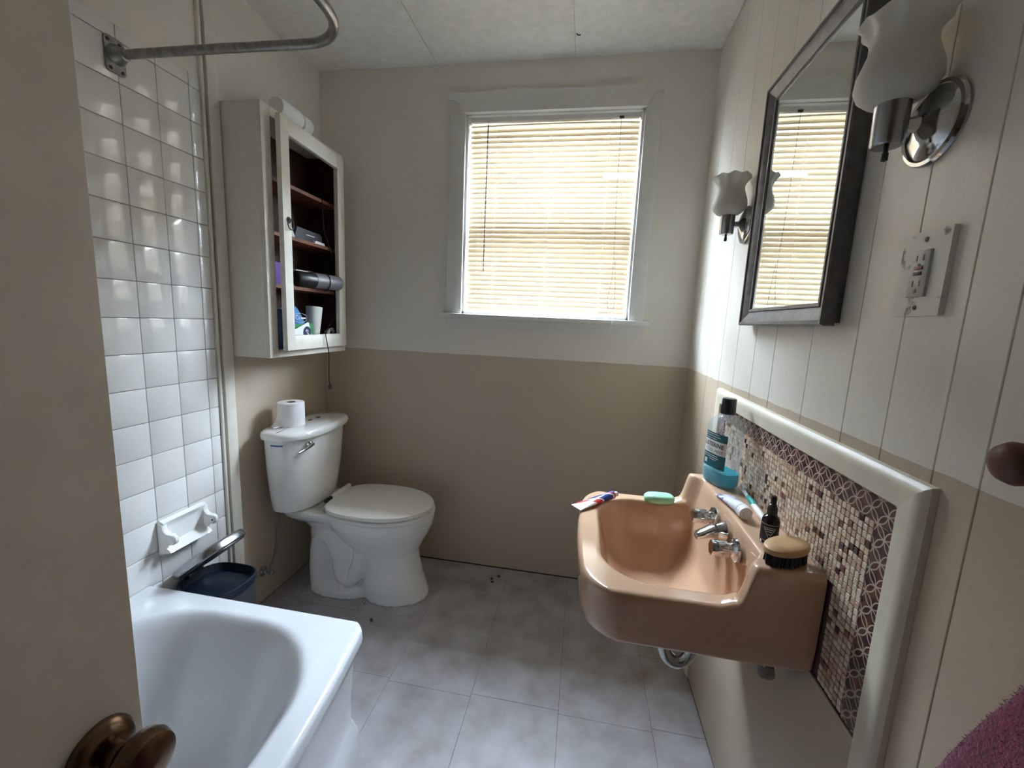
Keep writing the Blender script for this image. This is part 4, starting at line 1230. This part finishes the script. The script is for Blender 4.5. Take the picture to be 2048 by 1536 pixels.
# ---- dropper bottle
DXb, DYb = 0.414, 0.903
db = thing('dropper_bottle', 'small dark dropper bottle with triangle label on the sink ledge', 'bottle', (DXb, DYb, SZS + 0.0005))
zb = SZS + 0.0005
obj('glass_bottle', lathe(nb(), [(0.0, 0.0), (0.015, 0.0), (0.0165, 0.002), (0.0165, 0.050), (0.014, 0.056), (0.008, 0.060), (0.008, 0.064)], (DXb, DYb, zb), seg=32, cap=False), 'amber_glass', db)
lb = obj('paper_label', lathe(nb(), [(0.0168, 0.006), (0.0168, 0.044)], (DXb, DYb, zb), seg=40, cap=False), 'ink_black', db)
for z in (0.0075, 0.0425):
    obj('label_line', lathe(nb(), [(0.01690, z - 0.0004), (0.0171, z), (0.01690, z + 0.0004)], (DXb, DYb, zb), seg=40, cap=False), 'ink_white', lb)
va = math.atan2(-DYb, -DXb)          # towards the doorway
def dwrap(u, z): return (DXb + 0.0171 * math.cos(va + u / 0.0171), DYb + 0.0171 * math.sin(va + u / 0.0171), zb + z)
tri = [(-0.011, 0.036), (0.011, 0.036), (0.0, 0.014), (-0.011, 0.036)]
bm = nb()
pts = []
for a, b_ in zip(tri, tri[1:]):
    for k in range(8): pts.append(dwrap(a[0] + (b_[0] - a[0]) * k / 8, a[1] + (b_[1] - a[1]) * k / 8))
pts.append(pts[0])
obj('triangle_mark', tube(bm, pts, 0.0005, 5), 'ink_white', lb)
for hw_, z in ((0.0075, 0.0325), (0.0050, 0.0280), (0.0026, 0.0225)):
    obj('print_bar', loft(nb(), [[dwrap(-hw_ + 2 * hw_ * k / 6, z + dz) for k in range(7)] for dz in (-0.0008, 0.0008)], cap=False, closed=False), 'ink_white', lb)
obj('dropper_collar', lathe(nb(), [(0.0, 0.062), (0.0095, 0.062), (0.0095, 0.076), (0.0085, 0.078), (0.0, 0.078)], (DXb, DYb, zb), seg=28, cap=False), 'black_plastic', db)
obj('dropper_bulb', lathe(nb(), [(0.0075, 0.078), (0.0075, 0.082), (0.0055, 0.084), (0.0058, 0.096), (0.0048, 0.101), (0.0, 0.103)], (DXb, DYb, zb), seg=24, cap=False), 'black_plastic', db)
# ---- oval wooden brush, bristles down
hb = thing('palm_brush', 'oval pale wood palm brush resting bristles down on the sink ledge', 'brush', (0.413, 0.826, SZS + 0.0005))
bm = nb()
rings = []
for k, z in ((0.86, 0.024), (0.97, 0.026), (1.0, 0.031), (0.98, 0.036), (0.88, 0.039), (0.5, 0.0405)):
    rings.append([(0.413 + 0.047 * k * math.cos(a) * 0.98 + 0.010 * k * math.sin(a), 0.826 + 0.036 * k * math.sin(a) + 0.010 * k * math.cos(a), SZS + z) for a in [2 * PI * q / 40 for q in range(40)]])
obj('wood_back', loft(bm, rings), 'brush_wood', hb)
bm = nb()
rb = random.Random(5)
for i in range(420):
    a, r = rb.uniform(0, 2 * PI), math.sqrt(rb.random())
    x = 0.413 + 0.040 * r * math.cos(a) + 0.008 * r * math.sin(a)
    y = 0.826 + 0.029 * r * math.sin(a) + 0.008 * r * math.cos(a)
    tube(bm, [(x, y, SZS + 0.0262), (x + rb.uniform(-.002, .002), y + rb.uniform(-.002, .002), SZS + 0.001)], 0.0013, 4)
obj('bristles', bm, 'black_plastic', hb, kind='stuff')
# ---- soap bar
rings = []
for k, z in ((0.80, 0.0), (0.94, 0.002), (1.0, 0.009), (0.97, 0.016), (0.86, 0.021), (0.62, 0.0235), (0.2, 0.0245)):
    rings.append([(0.262 + (0.046 * u_ * k) * 1.0, 1.270 + v_ * k + 0.08 * 0.046 * u_ * k, SZR + 0.001 + z) for u_, v_ in [(p[0], p[1]) for p in dshape(1.0, 0.027, 40, 2.8)]])
tag(obj('soap_bar', loft(nb(), rings), 'green_soap', loc=(0.262, 1.27, SZR + 0.001)), 'pale green soap bar on the far rim of the sink', 'soap')

# ================================================================ MIRROR CABINET
mi = thing('mirror', 'tall mirror in a dark moulded wood frame on plank wall', 'mirror', (XR, 1.107, 1.316))
QY0, QY1, QZ0, QZ1, FX = 0.889, 1.324, 1.317, 1.945, XR - 0.036
obj('mirror_case', bbox(FX + 0.018, XR, QY0 + 0.006, QY1 - 0.006, QZ0 + 0.006, QZ1 - 0.006), 'frame_wood', mi)
FWd = 0.046
# mitred moulding profile: (distance inwards from the outer edge, height from back)
FP = [(0.0, 0.0), (0.0, 0.020), (0.003, 0.024), (0.008, 0.024), (0.010, 0.020), (0.014, 0.019), (0.020, 0.017), (0.030, 0.012), (0.036, 0.010), (0.038, 0.013), (0.043, 0.013), (0.046, 0.009), (0.046, 0.0)]
cy, cz = (QY0 + QY1) / 2, (QZ0 + QZ1) / 2
corners = [(QY0, QZ0), (QY1, QZ0), (QY1, QZ1), (QY0, QZ1)]
for k in range(4):
    (ya, za), (yb, zb_) = corners[k], corners[(k + 1) % 4]
    ra, rb_ = [], []
    for d, h in FP:
        sgn = lambda v, c: 1 if v < c else -1
        ra.append((FX + 0.024 - h, ya + sgn(ya, cy) * d, za + sgn(za, cz) * d))
        rb_.append((FX + 0.024 - h, yb + sgn(yb, cy) * d, zb_ + sgn(zb_, cz) * d))
    obj('frame_rail', loft(nb(), [ra, rb_]), 'frame_wood', mi, angle=25)
obj('mirror_glass', bbox(FX + 0.0145, FX + 0.0175, QY0 + 0.038, QY1 - 0.038, QZ0 + 0.038, QZ1 - 0.038), 'mirror', mi)

# ================================================================ SCONCES
def sconce(yc, zc_, label):
    s = thing('sconce_lamp', label, 'wall lamp', (XR, yc, zc_), group='chrome sconces beside the mirror')
    ax = -0.060
    obj('back_plate', lathe(nb(), [(0.056, 0.0), (0.057, -0.004), (0.055, -0.008), (0.050, -0.009), (0.047, -0.013), (0.030, -0.020), (0.012, -0.026), (0.010, -0.028)], (0, 0, 0), 'X', 40), 'chrome', s, local=True)
    obj('arm', tube(nb(), [(-0.022, 0, 0), (ax + 0.015, 0, 0)], [0.012, 0.0085], 16), 'chrome', s, local=True)
    cu = obj('lamp_cup', lathe(nb(), [(0.0, -0.030), (0.018, -0.030), (0.0205, -0.027), (0.0215, 0.027), (0.0225, 0.030), (0.019, 0.030), (0.0, 0.024)], (ax, 0, 0), 'Z', 32, cap=False), 'brushed_steel', s, local=True)
    obj('switch_knob', lathe(nb(), [(0.0035, -0.030), (0.0035, -0.038), (0.0045, -0.039), (0.0045, -0.049), (0.0, -0.051)], (ax, 0, 0), 'Z', 12, cap=False), 'black_plastic', cu, local=True)
    # tulip glass shade with a ruffled lip
    rings = []
    n = 72
    pr = ((0.0225, 0.026), (0.034, 0.032), (0.045, 0.042), (0.050, 0.054), (0.0485, 0.070), (0.043, 0.086), (0.0385, 0.100), (0.0385, 0.112), (0.042, 0.124), (0.048, 0.134), (0.054, 0.140))
    for i, (r, z) in enumerate(pr):
        f = smooth01(0.104, 0.140, z)
        rings.append([(ax + (r + 0.0022 * f * math.cos(9 * 2 * PI * q / n)) * math.cos(2 * PI * q / n), (r + 0.0022 * f * math.cos(9 * 2 * PI * q / n)) * math.sin(2 * PI * q / n), z + 0.0035 * f * math.cos(9 * 2 * PI * q / n + PI)) for q in range(n)])
    inner = [[(ax + (p[0] - ax) * 0.94, p[1] * 0.94, p[2] + 0.001) for p in r] for r in reversed(rings)]
    obj('glass_shade', loft(nb(), rings + inner, cap=False), 'frosted_glass', s, local=True, angle=70)
    obj('bulb', lathe(nb(), [(0.0, 0.024), (0.010, 0.026), (0.012, 0.040), (0.022, 0.060), (0.024, 0.072), (0.018, 0.088), (0.0, 0.095)], (ax, 0, 0), 'Z', 24, cap=False), 'white_plastic', cu, local=True)
    return s
sconce(1.455, 1.628, 'chrome sconce with ruffled glass shade between mirror and window wall')
sconce(0.738, 1.606, 'chrome sconce with ruffled glass shade above the electrical outlet')

# ================================================================ OUTLET
ot = thing('electrical_outlet', 'worn white outlet plate screwed to plank wall', 'outlet', (XR, 0.705, 1.392))
P = [(u + 0.705, v + 1.392) for u, v in flange_poly(0.043, 0.060, 0.002)]
obj('cover_plate', bev_all(prism(nb(), P, 'X', XR - 0.0075, XR), 0.0025), 'worn_plate', ot)
rc = obj('receptacle', bbox(XR - 0.0115, XR - 0.005, 0.705 - 0.0165, 0.705 + 0.0165, 1.392 - 0.033, 1.392 + 0.033, bev=0.0012), 'outlet_grey', ot)
for zc_ in (1.392 + 0.022, 1.392 - 0.014):
    for dy in (-0.0062, 0.0062):
        obj('slot', bbox(XR - 0.0120, XR - 0.0112, 0.705 + dy - 0.0010, 0.705 + dy + 0.0010, zc_ - 0.0042, zc_ + 0.0042), 'black_plastic', rc)
    obj('ground_hole', lathe(nb(), [(0.0, 0.0), (0.0026, 0.0), (0.0026, -0.0006), (0.0, -0.0006)], (XR - 0.0114, 0.705, zc_ - 0.0105), 'X', 12, cap=False), 'black_plastic', rc)
obj('reset_button', bbox(XR - 0.0128, XR - 0.0112, 0.705 - 0.0075, 0.705 + 0.0075, 1.3975, 1.4025, bev=0.0006), 'outlet_red', rc)
obj('test_button', bbox(XR - 0.0128, XR - 0.0112, 0.705 - 0.0075, 0.705 + 0.0075, 1.3895, 1.3945, bev=0.0006), 'charcoal', rc)
for dz in (0.048, -0.048):
    obj('plate_screw', lathe(nb(), [(0.0, 0.0), (0.0036, 0.0), (0.0030, -0.0012), (0.0, -0.0012)], (XR - 0.0074, 0.705, 1.392 + dz), 'X', 12, cap=False), 'charcoal', ot)

# ================================================================ DOOR
do = thing('door_1', 'painted taupe-cream door standing open by the tub', 'door', (-0.352, -0.41, 0.008))
do['kind'] = 'structure'
DXF, DYE = -0.335, 0.243
obj('door_slab', bbox(DXF - 0.035, DXF, -0.42, DYE, 0.008, 2.03, bev=0.0015), 'door_paint', do)
KZ, KY = 0.968, DYE - 0.031
for s_ in (1, -1):
    x0 = DXF if s_ > 0 else DXF - 0.035
    k = obj('door_knob', lathe(nb(), [(0.0, s_ * 0.050), (0.011, s_ * 0.0495), (0.0190, s_ * 0.046), (0.0215, s_ * 0.039), (0.0205, s_ * 0.033), (0.015, s_ * 0.027), (0.0095, s_ * 0.022), (0.009, s_ * 0.006)], (x0, KY, KZ), 'X', 40, cap=False), 'bronze', do)
    obj('rosette', lathe(nb(), [(0.0225, 0.0), (0.0225, s_ * 0.003), (0.019, s_ * 0.009), (0.011, s_ * 0.012)], (x0, KY, KZ), 'X', 40), 'bronze', k)
obj('latch_plate', bbox(DXF - 0.029, DXF - 0.006, DYE - 0.0005, DYE + 0.0015, KZ - 0.028, KZ + 0.028), 'bronze', do)

# ================================================================ PEGS AND TOWEL
for yy, lbl in ((0.487, 'turned brown wooden peg left bare beside the towel'), (0.335, 'turned brown wooden peg holding the towel')):
    pg = thing('coat_peg', lbl, 'peg', (XR, yy, 1.178), group='wooden pegs on the plank wall')
    obj('peg_shaft', lathe(nb(), [(0.014, 0.0), (0.009, -0.006), (0.008, -0.022)], (XR, yy, 1.178), 'X', 20), 'peg_wood', pg)
    obj('peg_knob', lathe(nb(), [(0.008, -0.020), (0.016, -0.024), (0.0215, -0.032), (0.0225, -0.040), (0.019, -0.048), (0.010, -0.053), (0.0, -0.054)], (XR, yy, 1.178), 'X', 24, cap=False), 'peg_wood', pg)
tw = thing('bath_towel', 'fuzzy magenta bath towel bunched on a wooden peg', 'towel', (XR - 0.045, 0.335, 0.30))
rings = []
NT = 96
for k in range(40):
    u = k / 39
    z = 1.186 - 0.80 * u
    wy = 0.018 + 0.112 * min(1, u / 0.45) ** 0.6
    wx = 0.014 + 0.034 * smooth01(0.0, 0.5, u)
    ring_ = []
    for q in range(NT):
        a = 2 * PI * q / NT
        fold = 1 + 0.13 * math.sin(7 * a + 1.3) * smooth01(0.05, 0.3, u) + 0.07 * math.sin(11 * a + 6 * u)
        x = XR - 0.004 - wx * 1.12 - wx * fold * math.cos(a)
        ring_.append((min(x, XR - 0.003), 0.322 + wy * fold * math.sin(a), z + 0.006 * math.sin(5 * a) * u))
    rings.append(ring_)
two = obj('towel_cloth', loft(nb(), rings), 'towel', tw)
fz = nb()
rf = random.Random(9)
for k in range(26000):
    i, q = rf.randrange(2, 38), rf.randrange(NT)
    a, b_, c = Vector(rings[i][q]), Vector(rings[i + 1][q]), Vector(rings[i][(q + 1) % NT])
    n = (b_ - a).cross(c - a)
    if n.length < 1e-9: continue
    n.normalize()
    cxr = sum((Vector(p) for p in rings[i][::12]), Vector()) / 8
    if n.dot(a - cxr) < 0: n = -n
    p = a + (b_ - a) * rf.random() + (c - a) * rf.random()
    if p.x > XR - 0.012: continue
    tdir = Vector((rf.uniform(-1, 1), rf.uniform(-1, 1), rf.uniform(-1, 1)))
    d = (n + 0.7 * tdir).normalized() * rf.uniform(0.0018, 0.0036)
    s = d.cross(tdir)
    if s.length < 1e-9: continue
    s = s.normalized() * 0.0005
    fz.faces.new([fz.verts.new(v) for v in (p - s, p + s, p + d)])
obj('terry_pile', fz, 'towel', tw, smooth=False, kind='stuff')

# ================================================================ SMALL LITTER
def crumb(x, y, label, k):
    bm = nb()
    rc_ = random.Random(k)
    P = [(x + rc_.uniform(0.003, 0.011) * math.cos(a), y + rc_.uniform(0.003, 0.011) * math.sin(a)) for a in [2 * PI * q / 9 for q in range(9)]]
    prism(bm, P, 'Z', 0.0006, 0.004)
    tag(obj('leaf_crumb', bm, 'leaf_litter', loc=(x, y, 0.0006)), label, 'crumb', 'brown crumbs on the floor')
crumb(-0.375, 1.905, 'brown leaf crumb in the middle of three below the window', 1)
crumb(-0.345, 1.935, 'brown leaf crumb closest to the taupe wall below the window', 2)
crumb(-0.365, 1.880, 'brown leaf crumb of three below the window, furthest from the wall', 3)
crumb(-0.815, 1.50, 'brown leaf crumb on the floor by the toilet foot', 4)
tag(obj('ceiling_hook', tube(nb(), [(-0.110, 1.86, ZC), (-0.104, 1.86, ZC - 0.006), (-0.094, 1.862, ZC - 0.004)], 0.0022, 6), 'charcoal', loc=(-0.104, 1.86, ZC)), 'tiny dark hook in the ceiling panel', 'hook')
